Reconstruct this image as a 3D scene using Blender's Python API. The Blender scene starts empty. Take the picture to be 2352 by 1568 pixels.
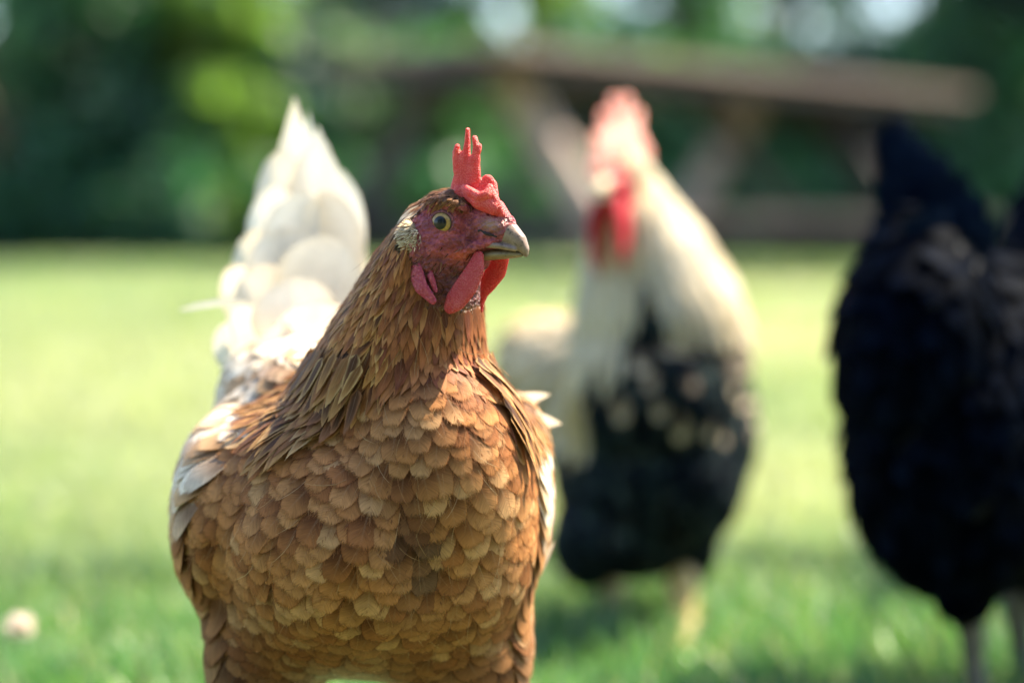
import bpy, bmesh, math, random
import numpy as np
from mathutils import Vector, Matrix
from mathutils.bvhtree import BVHTree
R = math.radians
rng = np.random.default_rng(7)
random.seed(7)
S = bpy.context.scene
COL = S.collection

# ------------------------------------------------------------------ camera, sky, sun, exposure
CAM_H = 0.382
FPX = 4600.0                     # focal length in pixels of a 2352 px wide frame
PITCH = math.atan(264.0 / FPX)
cam = bpy.data.cameras.new('camera')
cam_o = bpy.data.objects.new('camera', cam)
COL.objects.link(cam_o)
cam.sensor_width = 36.0
cam.lens = FPX / 2352.0 * 36.0
cam.clip_start = 0.02
cam.clip_end = 600
cam_o.location = (0, 0, CAM_H)
cam_o.rotation_euler = (R(90) - PITCH, 0, 0)
cam.dof.use_dof = True
cam.dof.focus_distance = 1.005
cam.dof.aperture_fstop = 2.4
S.camera = cam_o

SUN_AZ, SUN_EL = R(64), R(58)    # azimuth from +Y towards +X
world = bpy.data.worlds.new('World')
S.world = world
world.use_nodes = True
wn = world.node_tree
sky = wn.nodes.new('ShaderNodeTexSky')
sky.sky_type = 'NISHITA'
sky.sun_disc = False
sky.sun_elevation = SUN_EL
sky.sun_rotation = SUN_AZ
bgn = wn.nodes['Background']
bgn.inputs[1].default_value = 0.12
wn.links.new(sky.outputs[0], bgn.inputs[0])
sun = bpy.data.lights.new('sun', 'SUN')
sun.energy = 5.0
sun.angle = R(0.5)
sun.color = (1.0, 0.89, 0.68)
sun_o = bpy.data.objects.new('sun', sun)
COL.objects.link(sun_o)
sdir = Vector((math.sin(SUN_AZ) * math.cos(SUN_EL), math.cos(SUN_AZ) * math.cos(SUN_EL), math.sin(SUN_EL)))
sun_o.rotation_euler = sdir.to_track_quat('Z', 'Y').to_euler()
S.view_settings.view_transform = 'Standard'
S.view_settings.look = 'None'
S.view_settings.gamma = 1
S.view_settings.use_curve_mapping = False
S.view_settings.exposure = 2.3
S.cycles.use_denoising = True
S.cycles.max_bounces = 8
S.cycles.diffuse_bounces = 3
S.cycles.transparent_max_bounces = 14
S.cycles.sample_clamp_indirect = 6

# ------------------------------------------------------------------ helpers
_cp, _sp = math.cos(PITCH), math.sin(PITCH)


def W(px, py, d):
    """World point at distance d (along +Y) seen in that direction."""
    x, y = (px - 1176) / FPX, -(py - 784) / FPX
    dy = _cp + y * _sp
    dz = y * _cp - _sp
    k = d / dy
    return np.array((x * k, d, CAM_H + dz * k))


def nrm(a):
    return a / np.maximum(np.linalg.norm(a, axis=-1, keepdims=True), 1e-9)


def np_mesh(name, V, Q, uv=None, attrs=None, smooth=True):
    """Mesh from numpy: V (n,3), Q (m,k) faces, uv per vertex, attrs {name: (n,3)}."""
    me = bpy.data.meshes.new(name)
    V = np.ascontiguousarray(V, dtype=np.float32)
    Q = np.ascontiguousarray(Q, dtype=np.int32)
    n, (m, k) = len(V), Q.shape
    me.vertices.add(n)
    me.vertices.foreach_set('co', V.ravel())
    me.loops.add(m * k)
    me.loops.foreach_set('vertex_index', Q.ravel())
    me.polygons.add(m)
    me.polygons.foreach_set('loop_start', np.arange(0, m * k, k, dtype=np.int32))
    me.polygons.foreach_set('loop_total', np.full(m, k, dtype=np.int32))
    if smooth:
        me.polygons.foreach_set('use_smooth', np.ones(m, dtype=bool))
    if uv is not None:
        l = me.uv_layers.new(name='UVMap')
        l.data.foreach_set('uv', np.ascontiguousarray(uv[Q.ravel()], dtype=np.float32).ravel())
    for an, av in (attrs or {}).items():
        a = me.attributes.new(an, 'FLOAT_COLOR', 'POINT')
        c = np.ones((n, 4), dtype=np.float32)
        c[:, :3] = av
        a.data.foreach_set('color', c.ravel())
    me.update()
    me.validate()
    return me


def obj(name, me, mat=None, parent=None):
    o = bpy.data.objects.new(name, me)
    COL.objects.link(o)
    if mat is not None:
        me.materials.append(mat)
    if parent is not None:
        o.parent = parent
        if parent.parent is None:                      # meshes are in world metres; sub-parts inherit their part's inverse
            o.matrix_parent_inverse = Matrix.Translation(parent.location).inverted()
    return o


def tag(o, label=None, cat=None, group=None, kind=None):
    if label: o['label'] = label
    if cat: o['category'] = cat
    if group: o['group'] = group
    if kind: o['kind'] = kind
    return o


def thing(name, label, cat, group=None, loc=(0, 0, 0)):
    o = bpy.data.objects.new(name, None)
    o.empty_display_size = 0.1
    COL.objects.link(o)
    o.location = loc
    return tag(o, label, cat, group)


def ico(sub):
    bm = bmesh.new()
    bmesh.ops.create_icosphere(bm, subdivisions=sub, radius=1)
    V = np.array([v.co[:] for v in bm.verts])
    Fc = np.array([[v.index for v in f.verts] for f in bm.faces])
    bm.free()
    return V, Fc


ICO2, ICO3 = ico(2), ico(3)
EYE3 = np.eye(3)


class Blobs:
    """Collects ellipsoids and fuses them into one continuous surface."""
    def __init__(self): self.b = []

    def add(self, c, r, frame=EYE3):
        r = np.array((r, r, r) if np.isscalar(r) else r, dtype=float)
        self.b.append((np.array(c, dtype=float), frame * r[None, :]))   # frame columns are axes
        return self

    def chain(self, pts, rad, frame=EYE3, step=0.22):
        pts = [np.array(p, dtype=float) for p in pts]
        rad = [np.array((r, r, r) if np.isscalar(r) else r, dtype=float) for r in rad]
        for a, b, ra, rb in zip(pts[:-1], pts[1:], rad[:-1], rad[1:]):
            L = np.linalg.norm(b - a)
            n = max(2, int(L / (step * min(ra.max(), rb.max())) + 1))
            for i in range(n + 1):
                t = i / n
                self.add(a + (b - a) * t, ra + (rb - ra) * t, frame)
        return self

    def mesh(self, name, voxel, smooth=4):
        base, f = ICO3 if len(self.b) < 400 else ICO2
        V = np.concatenate([c + base @ A.T for c, A in self.b])
        Q = np.concatenate([f + i * len(base) for i in range(len(self.b))])
        me = np_mesh('tmp', V, Q)
        o = bpy.data.objects.new('tmp', me)
        COL.objects.link(o)
        m = o.modifiers.new('r', 'REMESH')
        m.mode = 'VOXEL'
        m.voxel_size = voxel
        if smooth:
            s = o.modifiers.new('s', 'SMOOTH')
            s.factor = 0.5
            s.iterations = smooth
        dg = bpy.context.evaluated_depsgraph_get()
        res = bpy.data.meshes.new_from_object(o.evaluated_get(dg))
        bpy.data.objects.remove(o)
        bpy.data.meshes.remove(me)
        res.name = name
        res.materials.clear()
        res.polygons.foreach_set('use_smooth', np.ones(len(res.polygons), dtype=bool))
        return res


def verts_of(me):
    a = np.empty(len(me.vertices) * 3, dtype=np.float32)
    me.vertices.foreach_get('co', a)
    return a.reshape(-1, 3).astype(float)


def set_attr(me, name, c):
    a = me.attributes.new(name, 'FLOAT_COLOR', 'POINT')
    v = np.ones((len(me.vertices), 4), dtype=np.float32)
    v[:, :3] = c
    a.data.foreach_set('color', v.ravel())


class Skin:
    """Surface sampler and projector for a body mesh."""
    def __init__(self, me):
        self.V = verts_of(me)
        me.calc_loop_triangles()
        t = np.empty(len(me.loop_triangles) * 3, dtype=np.int32)
        me.loop_triangles.foreach_get('vertices', t)
        self.T = t.reshape(-1, 3)
        self.bvh = BVHTree.FromPolygons([Vector(v) for v in self.V], self.T.tolist())
        a, b, c = (self.V[self.T[:, i]] for i in range(3))
        fn = np.cross(b - a, c - a)
        self.area = np.linalg.norm(fn, axis=1) * 0.5
        vn = np.zeros_like(self.V)
        for i in range(3):
            np.add.at(vn, self.T[:, i], fn)
        self.vn = nrm(vn)

    def scatter(self, n, spacing, keep=None):
        """spacing(P)->per point distance; greedy dart rejection."""
        ti = rng.choice(len(self.T), n, p=self.area / self.area.sum())
        r1, r2 = np.sqrt(rng.random(n)), rng.random(n)
        w = np.stack((1 - r1, r1 * (1 - r2), r1 * r2), 1)[:, :, None]
        P = (self.V[self.T[ti]] * w).sum(1)
        N = nrm((self.vn[self.T[ti]] * w).sum(1))
        if keep is not None:
            k = keep(P, N)
            P, N = P[k], N[k]
        sp = np.broadcast_to(np.asarray(spacing(P), dtype=float), (len(P),))
        g = float(sp.max()) if len(sp) else 1
        grid, out = {}, []
        cell = np.floor(P / g).astype(int)
        for i in range(len(P)):
            cx, cy, cz = cell[i]
            ok = True
            s2 = sp[i] ** 2
            p = P[i]
            for dx in (-1, 0, 1):
                for dy in (-1, 0, 1):
                    for dz in (-1, 0, 1):
                        for q in grid.get((cx + dx, cy + dy, cz + dz), ()):
                            if (q[0]-p[0])**2 + (q[1]-p[1])**2 + (q[2]-p[2])**2 < s2:
                                ok = False
                                break
                        if not ok: break
                    if not ok: break
                if not ok: break
            if ok:
                grid.setdefault((cx, cy, cz), []).append(tuple(p))
                out.append(i)
        return P[out], N[out]


def prof(shape, v):
    if shape == 'body':
        w = np.clip(v * 9 + 0.25, 0, 1) ** 0.6 * np.sqrt(np.clip(1 - np.clip((v - 0.4) / 0.6, 0, 1) ** 2.0, 0, 1)) * (0.8 + 0.2 * np.clip(v * 1.5, 0, 1))
    elif shape == 'hackle':
        w = np.clip(v * 6, 0, 1) ** 0.6 * np.clip(1 - np.clip((v - 0.35) / 0.65, 0, 1) ** 2.2, 0, 1)
    elif shape == 'tail':
        w = np.clip(v * 4, 0, 1) ** 0.7 * np.sqrt(np.clip(1 - np.clip((v - 0.6) / 0.4, 0, 1) ** 2.0, 0, 1)) * (0.6 + 0.4 * v)
    elif shape == 'pointed':
        w = np.clip(v * 4, 0, 1) ** 0.7 * np.clip(1 - np.clip((v - 0.45) / 0.55, 0, 1) ** 1.6, 0, 1)
    else:
        w = np.clip(1 - v, 0, 1) ** 0.7
    return w


def feather_mesh(name, P, T, N, L, Wd, col, rim, shape='body', lift=0.10, curl=0.0, cup=0.12,
                 skin=None, nu=5, nv=8, h0=0.0006, fray=0.015, sweep=0.0, skinlayer=0.0002):
    """One mesh of many feathers: each a curved, cupped vane with its own colour."""
    n = len(P)
    T = nrm(T)
    N = nrm(N - T * (N * T).sum(1, keepdims=True))
    B = np.cross(N, T)
    L = np.broadcast_to(np.asarray(L, float), (n,))
    Wd = np.broadcast_to(np.asarray(Wd, float), (n,))
    lift = np.broadcast_to(np.asarray(lift, float), (n,))
    curl = np.broadcast_to(np.asarray(curl, float), (n,))
    sweep = np.broadcast_to(np.asarray(sweep, float), (n,))
    v = 1 - (1 - np.linspace(0, 1, nv)) ** 1.35
    u = np.linspace(-1, 1, nu)
    w = np.maximum(prof(shape, v), 0.03)
    VV, UU = np.meshgrid(v, u, indexing='ij')
    WW = np.repeat(w[:, None], nu, 1)
    jit = 1 + rng.normal(0, fray, (n, nv, nu)) * (np.abs(UU) > 0.9)
    ljit = rng.normal(0, fray * 0.5, (n, nv, nu)) * (VV > 0.7)
    tt = (VV[None] + ljit - 0.05 * np.abs(UU)[None] ** 2 * WW[None]) * L[:, None, None]
    bb = UU[None] * WW[None] * jit * Wd[:, None, None] * 0.5 + (sweep * L)[:, None, None] * VV[None] ** 2
    hh = lift[:, None, None] * L[:, None, None] * VV[None] + curl[:, None, None] * L[:, None, None] * VV[None] ** 2 \
        - cup * Wd[:, None, None] * (UU[None] * WW[None]) ** 2
    hh = hh + h0 + rng.random((n, 1, 1)) * skinlayer
    X = P[:, None, None, :] + tt[..., None] * T[:, None, None, :] + bb[..., None] * B[:, None, None, :]
    if skin is None:
        X = X + hh[..., None] * N[:, None, None, :]
        BN = np.repeat(N, nv * nu, 0)
    else:
        flat = X.reshape(-1, 3)
        h = hh.reshape(-1)
        near = skin.bvh.find_nearest
        out = np.empty_like(flat)
        BN = np.empty_like(flat)
        for i in range(len(flat)):
            c, nn, _, _ = near(Vector(flat[i]))
            hi = h[i]
            out[i] = (c.x + nn.x * hi, c.y + nn.y * hi, c.z + nn.z * hi)
            BN[i] = nn
        X = out.reshape(X.shape)
    V = X.reshape(-1, 3)
    q = np.array([[i * nu + j, i * nu + j + 1, (i + 1) * nu + j + 1, (i + 1) * nu + j] for i in range(nv - 1) for j in range(nu - 1)])
    Q = (q[None] + (np.arange(n) * nv * nu)[:, None, None]).reshape(-1, 4)
    uv1 = np.stack((UU * 0.5 + 0.5, VV), -1).reshape(-1, 2)
    off = rng.integers(0, 400, n)           # whole-number offset in u keeps each feather's streaks its own
    uv = (uv1[None] + np.stack((off, np.zeros(n)), 1)[:, None, :]).reshape(-1, 2)
    rep = nv * nu
    me = np_mesh(name, V, Q, uv, {'Col': np.repeat(col, rep, 0), 'Rim': np.repeat(rim, rep, 0)})
    at = me.attributes.new('Coat', 'FLOAT_VECTOR', 'POINT')
    at.data.foreach_set('vector', np.ascontiguousarray(BN, dtype=np.float32).ravel())
    return me


# ------------------------------------------------------------------ materials
class NT:
    """Tiny node builder."""
    def __init__(self, name):
        self.m = bpy.data.materials.new(name)
        self.m.use_nodes = True
        self.t = self.m.node_tree
        self.t.nodes.clear()
        self.out = self.t.nodes.new('ShaderNodeOutputMaterial')

    def n(self, typ, ins=None, **kw):
        nd = self.t.nodes.new(typ)
        for k, v in kw.items():
            setattr(nd, k, v)
        for k, v in (ins or {}).items():
            self.set(nd.inputs[k], v)
        return nd

    def set(self, sock, v):
        if hasattr(v, 'is_linked') or hasattr(v, 'links'):
            self.t.links.new(v, sock)
        else:
            sock.default_value = v

    def math(self, op, a, b=0.0, c=None, clamp=False):
        nd = self.n('ShaderNodeMath', operation=op, use_clamp=clamp)
        self.set(nd.inputs[0], a)
        self.set(nd.inputs[1], b)
        if c is not None: self.set(nd.inputs[2], c)
        return nd.outputs[0]

    def smooth(self, x, a, b, lo=0.0, hi=1.0):
        nd = self.n('ShaderNodeMapRange', interpolation_type='SMOOTHSTEP')
        self.set(nd.inputs[0], x)
        for i, v in enumerate((a, b, lo, hi)): nd.inputs[1 + i].default_value = v
        return nd.outputs[0]

    def mix(self, f, a, b, blend='MIX'):
        nd = self.n('ShaderNodeMix', data_type='RGBA', blend_type=blend)
        self.set(nd.inputs[0], f)
        self.set(nd.inputs[6], a)
        self.set(nd.inputs[7], b)
        return nd.outputs[2]

    def noise(self, vec, scale, detail=2.0, rough=0.5, out=0):
        nd = self.n('ShaderNodeTexNoise')
        if vec is not None: self.t.links.new(vec, nd.inputs['Vector'])
        nd.inputs['Scale'].default_value = scale
        nd.inputs['Detail'].default_value = detail
        nd.inputs['Roughness'].default_value = rough
        return nd.outputs[out]

    def attr(self, name):
        return self.n('ShaderNodeAttribute', attribute_name=name).outputs['Color']

    def done(self, sh):
        self.t.links.new(sh, self.out.inputs[0])
        return self.m


def c4(*c): return (c[0], c[1], c[2], 1.0)


def feather_material(name, transl=0.30, rough=0.55, spec=0.25, streak=0.45, frayed=True, tipcut=1.0, edge0=0.72, coat=0.68, deepf=1.0, quill=0.14, tint=None, sheen=None):
    N = NT(name)
    uv = N.n('ShaderNodeUVMap', uv_map='UVMap').outputs[0]
    sx = N.n('ShaderNodeSeparateXYZ', {0: uv})
    fr = N.math('FRACT', N.math('ADD', sx.outputs[0], 0.00001))
    idn = N.math('FLOOR', sx.outputs[0])
    au = N.math('ABSOLUTE', N.math('MULTIPLY_ADD', fr, 2.0, -1.0))
    v = sx.outputs[1]
    barb = N.math('SUBTRACT', v, N.math('MULTIPLY', au, 0.28))
    vec = N.n('ShaderNodeCombineXYZ', {0: N.math('MULTIPLY', barb, 34.0), 1: N.math('MULTIPLY', fr, 2.2), 2: N.math('MULTIPLY', idn, 3.17)}).outputs[0]
    st = N.noise(vec, 1.0, 3.0, 0.6)
    vec2 = N.n('ShaderNodeCombineXYZ', {0: N.math('MULTIPLY', v, 2.3), 1: N.math('MULTIPLY', fr, 2.3), 2: N.math('MULTIPLY', idn, 5.3)}).outputs[0]
    bl = N.noise(vec2, 1.0, 2.0, 0.5)
    col = N.attr('Col')
    rim = N.attr('Rim')
    edge = N.smooth(N.math('MAXIMUM', au, N.math('MULTIPLY_ADD', v, 1.5, -0.55)), edge0, 1.0)
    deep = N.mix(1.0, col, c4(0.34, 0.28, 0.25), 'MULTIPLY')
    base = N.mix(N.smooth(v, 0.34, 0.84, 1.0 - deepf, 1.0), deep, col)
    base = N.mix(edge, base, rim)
    f = N.math('MULTIPLY_ADD', N.math('SUBTRACT', st, 0.5), streak * 2.2, 1.0)
    f = N.math('MULTIPLY', f, N.math('MULTIPLY_ADD', bl, 0.5, 0.75))
    base = N.mix(1.0, base, N.n('ShaderNodeCombineColor', {0: f, 1: f, 2: f}).outputs[0], 'MULTIPLY')
    shaft = N.smooth(au, 0.02, 0.08, quill, 0.0)
    base = N.mix(N.math('MULTIPLY', shaft, N.math('SUBTRACT', 1.0, v)), base, N.mix(0.6, base, c4(0.9, 0.75, 0.55)))
    cn = N.n('ShaderNodeAttribute', attribute_name='Coat').outputs['Vector']
    gn = N.n('ShaderNodeNewGeometry').outputs['Normal']
    mx = N.n('ShaderNodeMix', data_type='VECTOR')
    mx.inputs[0].default_value = coat
    N.t.links.new(gn, mx.inputs[4])
    N.t.links.new(cn, mx.inputs[5])
    soft = N.n('ShaderNodeVectorMath', {0: mx.outputs[1]}, operation='NORMALIZE').outputs[0]
    bump = N.n('ShaderNodeBump', {'Strength': 0.3, 'Distance': 0.0005, 'Height': st, 'Normal': soft}).outputs[0]
    p = N.n('ShaderNodeBsdfPrincipled', {'Base Color': base, 'Roughness': rough, 'Specular IOR Level': spec, 'Normal': bump})
    if sheen:
        p.inputs['Sheen Weight'].default_value = sheen[0]
        p.inputs['Sheen Tint'].default_value = c4(*sheen[1])
        p.inputs['Sheen Roughness'].default_value = 0.35
    if tint: p.inputs['Specular Tint'].default_value = c4(*tint)
    tr = N.n('ShaderNodeBsdfTranslucent', {'Color': base, 'Normal': bump})
    sh = N.n('ShaderNodeMixShader', {0: transl, 1: p.outputs[0], 2: tr.outputs[0]}).outputs[0]
    if frayed:
        e2 = N.math('MAXIMUM', N.math('MULTIPLY', au, 0.97), N.math('MULTIPLY', v, tipcut))
        vec3 = N.n('ShaderNodeCombineXYZ', {0: N.math('MULTIPLY', barb, 60.0), 1: N.math('MULTIPLY', fr, 2.0), 2: N.math('MULTIPLY', idn, 1.71)}).outputs[0]
        ns = N.noise(vec3, 1.0, 2.0, 0.6)
        a = N.smooth(N.math('ADD', N.smooth(e2, 0.66, 1.0, 0.0, 0.66), N.math('MULTIPLY', ns, 0.66)), 0.58, 1.0, 0.0, 1.0)
        tp = N.n('ShaderNodeBsdfTransparent')
        sh = N.n('ShaderNodeMixShader', {0: a, 1: sh, 2: tp.outputs[0]}).outputs[0]
    return N.done(sh)


def body_material(name, rough=0.7):
    N = NT(name)
    geo = N.n('ShaderNodeTexCoord').outputs['Object']
    n1 = N.noise(geo, 260.0, 4.0, 0.6)
    n2 = N.noise(geo, 900.0, 3.0, 0.6)
    vor = N.n('ShaderNodeTexVoronoi', {'Vector': geo, 'Scale': 480.0, 'Randomness': 1.0}).outputs[0]
    col = N.attr('Col')
    f = N.math('MULTIPLY_ADD', n1, 0.6, 0.70)
    col = N.mix(1.0, col, N.n('ShaderNodeCombineColor', {0: f, 1: f, 2: f}).outputs[0], 'MULTIPLY')
    hgt = N.math('ADD', N.math('MULTIPLY', vor, 0.9), N.math('ADD', N.math('MULTIPLY', n1, 1.3), N.math('MULTIPLY', n2, 0.5)))
    bump = N.n('ShaderNodeBump', {'Strength': 0.9, 'Distance': 0.0032, 'Height': hgt}).outputs[0]
    p = N.n('ShaderNodeBsdfPrincipled', {'Base Color': col, 'Roughness': rough, 'Specular IOR Level': 0.35, 'Normal': bump,
                                         'Subsurface Weight': 0.25, 'Subsurface Scale': 0.003})
    p.inputs['Subsurface Radius'].default_value = (1.0, 0.3, 0.2)
    return N.done(p.outputs[0])


def flesh_material(name, col, rim, sss=0.5, rough=0.5, scale=900.0, transl=0.0):
    N = NT(name)
    geo = N.n('ShaderNodeTexCoord').outputs['Object']
    n1 = N.noise(geo, 200.0, 3.0, 0.55)
    vor = N.n('ShaderNodeTexVoronoi', {'Vector': geo, 'Scale': scale}).outputs[0]
    n2 = N.noise(geo, scale * 1.6, 2.0, 0.5)
    f = N.smooth(N.math('ADD', N.math('MULTIPLY', vor, 0.8), N.math('MULTIPLY', n1, 0.7)), 0.25, 0.95)
    c = N.mix(f, c4(*rim), c4(*col))
    hgt = N.math('SUBTRACT', N.math('MULTIPLY', n2, 0.5), N.math('MULTIPLY', vor, 1.0))
    bump = N.n('ShaderNodeBump', {'Strength': 0.8, 'Distance': 0.0006, 'Height': hgt}).outputs[0]
    p = N.n('ShaderNodeBsdfPrincipled', {'Base Color': c, 'Roughness': rough, 'Specular IOR Level': 0.4, 'Normal': bump,
                                         'Subsurface Weight': sss, 'Subsurface Scale': 0.005})
    p.inputs['Subsurface Radius'].default_value = (1.0, 0.15, 0.08)
    sh = p.outputs[0]
    if transl:
        tr = N.n('ShaderNodeBsdfTranslucent', {'Color': c4(*col), 'Normal': bump})
        sh = N.n('ShaderNodeMixShader', {0: transl, 1: sh, 2: tr.outputs[0]}).outputs[0]
    return N.done(sh)


def beak_material(name, a, b, dark):
    N = NT(name)
    geo = N.n('ShaderNodeTexCoord').outputs['Object']
    n1 = N.noise(geo, 210.0, 4.0, 0.65)
    n2 = N.noise(geo, 330.0, 4.0, 0.7)
    c = N.mix(N.smooth(n1, 0.35, 0.65), c4(*a), c4(*b))
    c = N.mix(N.smooth(n2, 0.54, 0.68), c, c4(*dark))
    bump = N.n('ShaderNodeBump', {'Strength': 0.5, 'Distance': 0.0005, 'Height': n2}).outputs[0]
    p = N.n('ShaderNodeBsdfPrincipled', {'Base Color': c, 'Roughness': 0.42, 'Specular IOR Level': 0.5, 'Normal': bump})
    return N.done(p.outputs[0])


def eye_material(name, axis, centre, r_iris, iris=(0.36, 0.21, 0.045)):
    """Pupil and amber iris measured from the gaze axis of this eyeball."""
    N = NT(name)
    geo = N.n('ShaderNodeTexCoord').outputs['Object']
    d = N.n('ShaderNodeVectorMath', {0: geo, 1: tuple(centre)}, operation='SUBTRACT').outputs[0]
    cr = N.n('ShaderNodeVectorMath', {0: d, 1: tuple(axis)}, operation='CROSS_PRODUCT').outputs[0]
    ln = N.n('ShaderNodeVectorMath', {0: cr}, operation='LENGTH').outputs[1]
    r = N.math('DIVIDE', ln, r_iris)
    nz = N.noise(geo, 900.0, 3.0, 0.6)
    c = N.mix(N.smooth(nz, 0.3, 0.7), c4(*iris), c4(iris[0] * 0.6, iris[1] * 0.62, iris[2] * 0.9))
    c = N.mix(N.smooth(r, 0.56, 0.64, 1.0, 0.0), c, c4(0.004, 0.004, 0.005))
    c = N.mix(N.smooth(r, 0.82, 0.96), c, c4(0.03, 0.018, 0.008))
    p = N.n('ShaderNodeBsdfPrincipled', {'Base Color': c, 'Roughness': 0.35, 'Specular IOR Level': 0.2, 'Coat Weight': 0.5, 'Coat Roughness': 0.03, 'Coat IOR': 1.4})
    return N.done(p.outputs[0])


def leaf_material(name, transl=0.45, rough=0.45):
    N = NT(name)
    col = N.attr('Col')
    p = N.n('ShaderNodeBsdfPrincipled', {'Base Color': col, 'Roughness': rough, 'Specular IOR Level': 0.35})
    tc = N.mix(1.0, col, c4(1.4, 1.6, 0.8), 'MULTIPLY')
    tr = N.n('ShaderNodeBsdfTranslucent', {'Color': tc})
    return N.done(N.n('ShaderNodeMixShader', {0: transl, 1: p.outputs[0], 2: tr.outputs[0]}).outputs[0])


def lawn_material(name):
    N = NT(name)
    geo = N.n('ShaderNodeTexCoord').outputs['Object']
    n1 = N.noise(geo, 0.55, 3.0, 0.55)
    n2 = N.noise(geo, 7.0, 4.0, 0.6)
    n3 = N.noise(geo, 90.0, 3.0, 0.6)
    c = N.mix(N.smooth(n1, 0.35, 0.65), c4(0.14, 0.18, 0.08), c4(0.27, 0.26, 0.16))
    c = N.mix(N.smooth(n2, 0.35, 0.7, 0.0, 0.7), c, c4(0.06, 0.115, 0.02))
    c = N.mix(N.smooth(n3, 0.35, 0.7, 0.0, 0.75), c, c4(0.06, 0.065, 0.03))
    bump = N.n('ShaderNodeBump', {'Strength': 0.8, 'Distance': 0.02, 'Height': n3}).outputs[0]
    p = N.n('ShaderNodeBsdfPrincipled', {'Base Color': c, 'Roughness': 0.9, 'Specular IOR Level': 0.1, 'Normal': bump})
    return N.done(p.outputs[0])


def wood_material(name, a, b, dark):
    N = NT(name)
    uv = N.n('ShaderNodeTexCoord').outputs['Object']
    mp = N.n('ShaderNodeMapping', {'Vector': uv})
    mp.inputs['Scale'].default_value = (2.0, 26.0, 26.0)
    n1 = N.noise(mp.outputs[0], 1.0, 4.0, 0.6)
    n2 = N.noise(uv, 3.0, 3.0, 0.6)
    c = N.mix(N.smooth(n1, 0.3, 0.7), c4(*a), c4(*b))
    c = N.mix(N.smooth(n2, 0.5, 0.75, 0.0, 0.6), c, c4(*dark))
    bump = N.n('ShaderNodeBump', {'Strength': 0.5, 'Distance': 0.004, 'Height': n1}).outputs[0]
    p = N.n('ShaderNodeBsdfPrincipled', {'Base Color': c, 'Roughness': 0.75, 'Specular IOR Level': 0.25, 'Normal': bump})
    return N.done(p.outputs[0])


def bark_material(name, a, b):
    N = NT(name)
    geo = N.n('ShaderNodeTexCoord').outputs['Object']
    mp = N.n('ShaderNodeMapping', {'Vector': geo})
    mp.inputs['Scale'].default_value = (14, 14, 3)
    n1 = N.noise(mp.outputs[0], 1.0, 5.0, 0.65)
    c = N.mix(N.smooth(n1, 0.3, 0.7), c4(*a), c4(*b))
    bump = N.n('ShaderNodeBump', {'Strength': 1.0, 'Distance': 0.03, 'Height': n1}).outputs[0]
    p = N.n('ShaderNodeBsdfPrincipled', {'Base Color': c, 'Roughness': 0.9, 'Normal': bump})
    return N.done(p.outputs[0])


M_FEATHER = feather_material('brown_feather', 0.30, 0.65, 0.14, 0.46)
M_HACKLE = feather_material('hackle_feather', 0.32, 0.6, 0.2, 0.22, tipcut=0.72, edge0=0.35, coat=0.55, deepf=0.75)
M_WHITE = feather_material('white_feather', 0.55, 0.6, 0.2, 0.10, frayed=False, coat=0.72, deepf=0.06)
M_PETAL = feather_material('petal', 0.4, 0.6, 0.2, 0.1, frayed=False, coat=0.0, deepf=0.0)
M_WATTLERED = flesh_material('red_wattle_flesh', (0.55, 0.012, 0.03), (0.62, 0.04, 0.06), 0.3, 0.45, 700.0, 0.3)
M_CREAM = feather_material('cream_feather', 0.48, 0.6, 0.2, 0.2, deepf=0.2)
M_BLACK = feather_material('black_feather', 0.0, 0.62, 0.015, 0.3, quill=0.0, coat=0.4, tint=(0.25, 0.45, 1.0))
M_COMBLIT = flesh_material('sun_washed_comb_flesh', (0.80, 0.36, 0.28), (0.86, 0.55, 0.46), 0.35, 0.55, 700.0, 0.3)  # comb colour paled to paint in the washed-out sunlight
M_BODY = body_material('bird_skin', 0.42)
M_COMB = flesh_material('comb_flesh', (0.56, 0.05, 0.045), (0.72, 0.19, 0.16), 0.4, 0.5, 1350.0, 0.2)
M_WATTLE = flesh_material('wattle_flesh', (0.46, 0.04, 0.05), (0.60, 0.15, 0.15), 0.35, 0.38, 1200.0, 0.22)
M_EARLOBE = flesh_material('earlobe_flesh', (0.27, 0.022, 0.055), (0.42, 0.08, 0.11), 0.3, 0.5, 700.0, 0.0)
M_LID = flesh_material('eyelid_flesh', (0.13, 0.03, 0.045), (0.26, 0.07, 0.08), 0.2, 0.5, 900.0, 0.0)
M_BEAK = beak_material('horn_beak', (0.165, 0.105, 0.074), (0.23, 0.158, 0.115), (0.04, 0.027, 0.018))
M_BEAKLOW = beak_material('horn_lower_beak', (0.14, 0.098, 0.058), (0.19, 0.14, 0.085), (0.03, 0.023, 0.014))
M_BEAKPALE = beak_material('pale_beak', (0.56, 0.45, 0.27), (0.64, 0.54, 0.36), (0.4, 0.3, 0.15))
M_NOSTRIL = NT('nostril'); M_NOSTRIL = M_NOSTRIL.done(M_NOSTRIL.n('ShaderNodeBsdfPrincipled', {'Base Color': c4(0.02, 0.008, 0.008), 'Roughness': 0.8}).outputs[0])
M_LEG = beak_material('leg_scale', (0.50, 0.34, 0.14), (0.60, 0.45, 0.22), (0.28, 0.18, 0.07))
M_LEGDARK = beak_material('dark_leg_scale', (0.045, 0.040, 0.036), (0.11, 0.092, 0.068), (0.02, 0.02, 0.02))
M_LEAF = leaf_material('leaf')
M_GRASS = leaf_material('grass_blade', 0.42, 0.4)
M_LAWN = lawn_material('lawn_soil')
M_WOODSHADE = wood_material('shaded_weathered_wood', (0.036, 0.030, 0.030), (0.064, 0.050, 0.045), (0.018, 0.015, 0.017))  # same wood darkened, shade under the tabletop put into the colour
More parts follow.
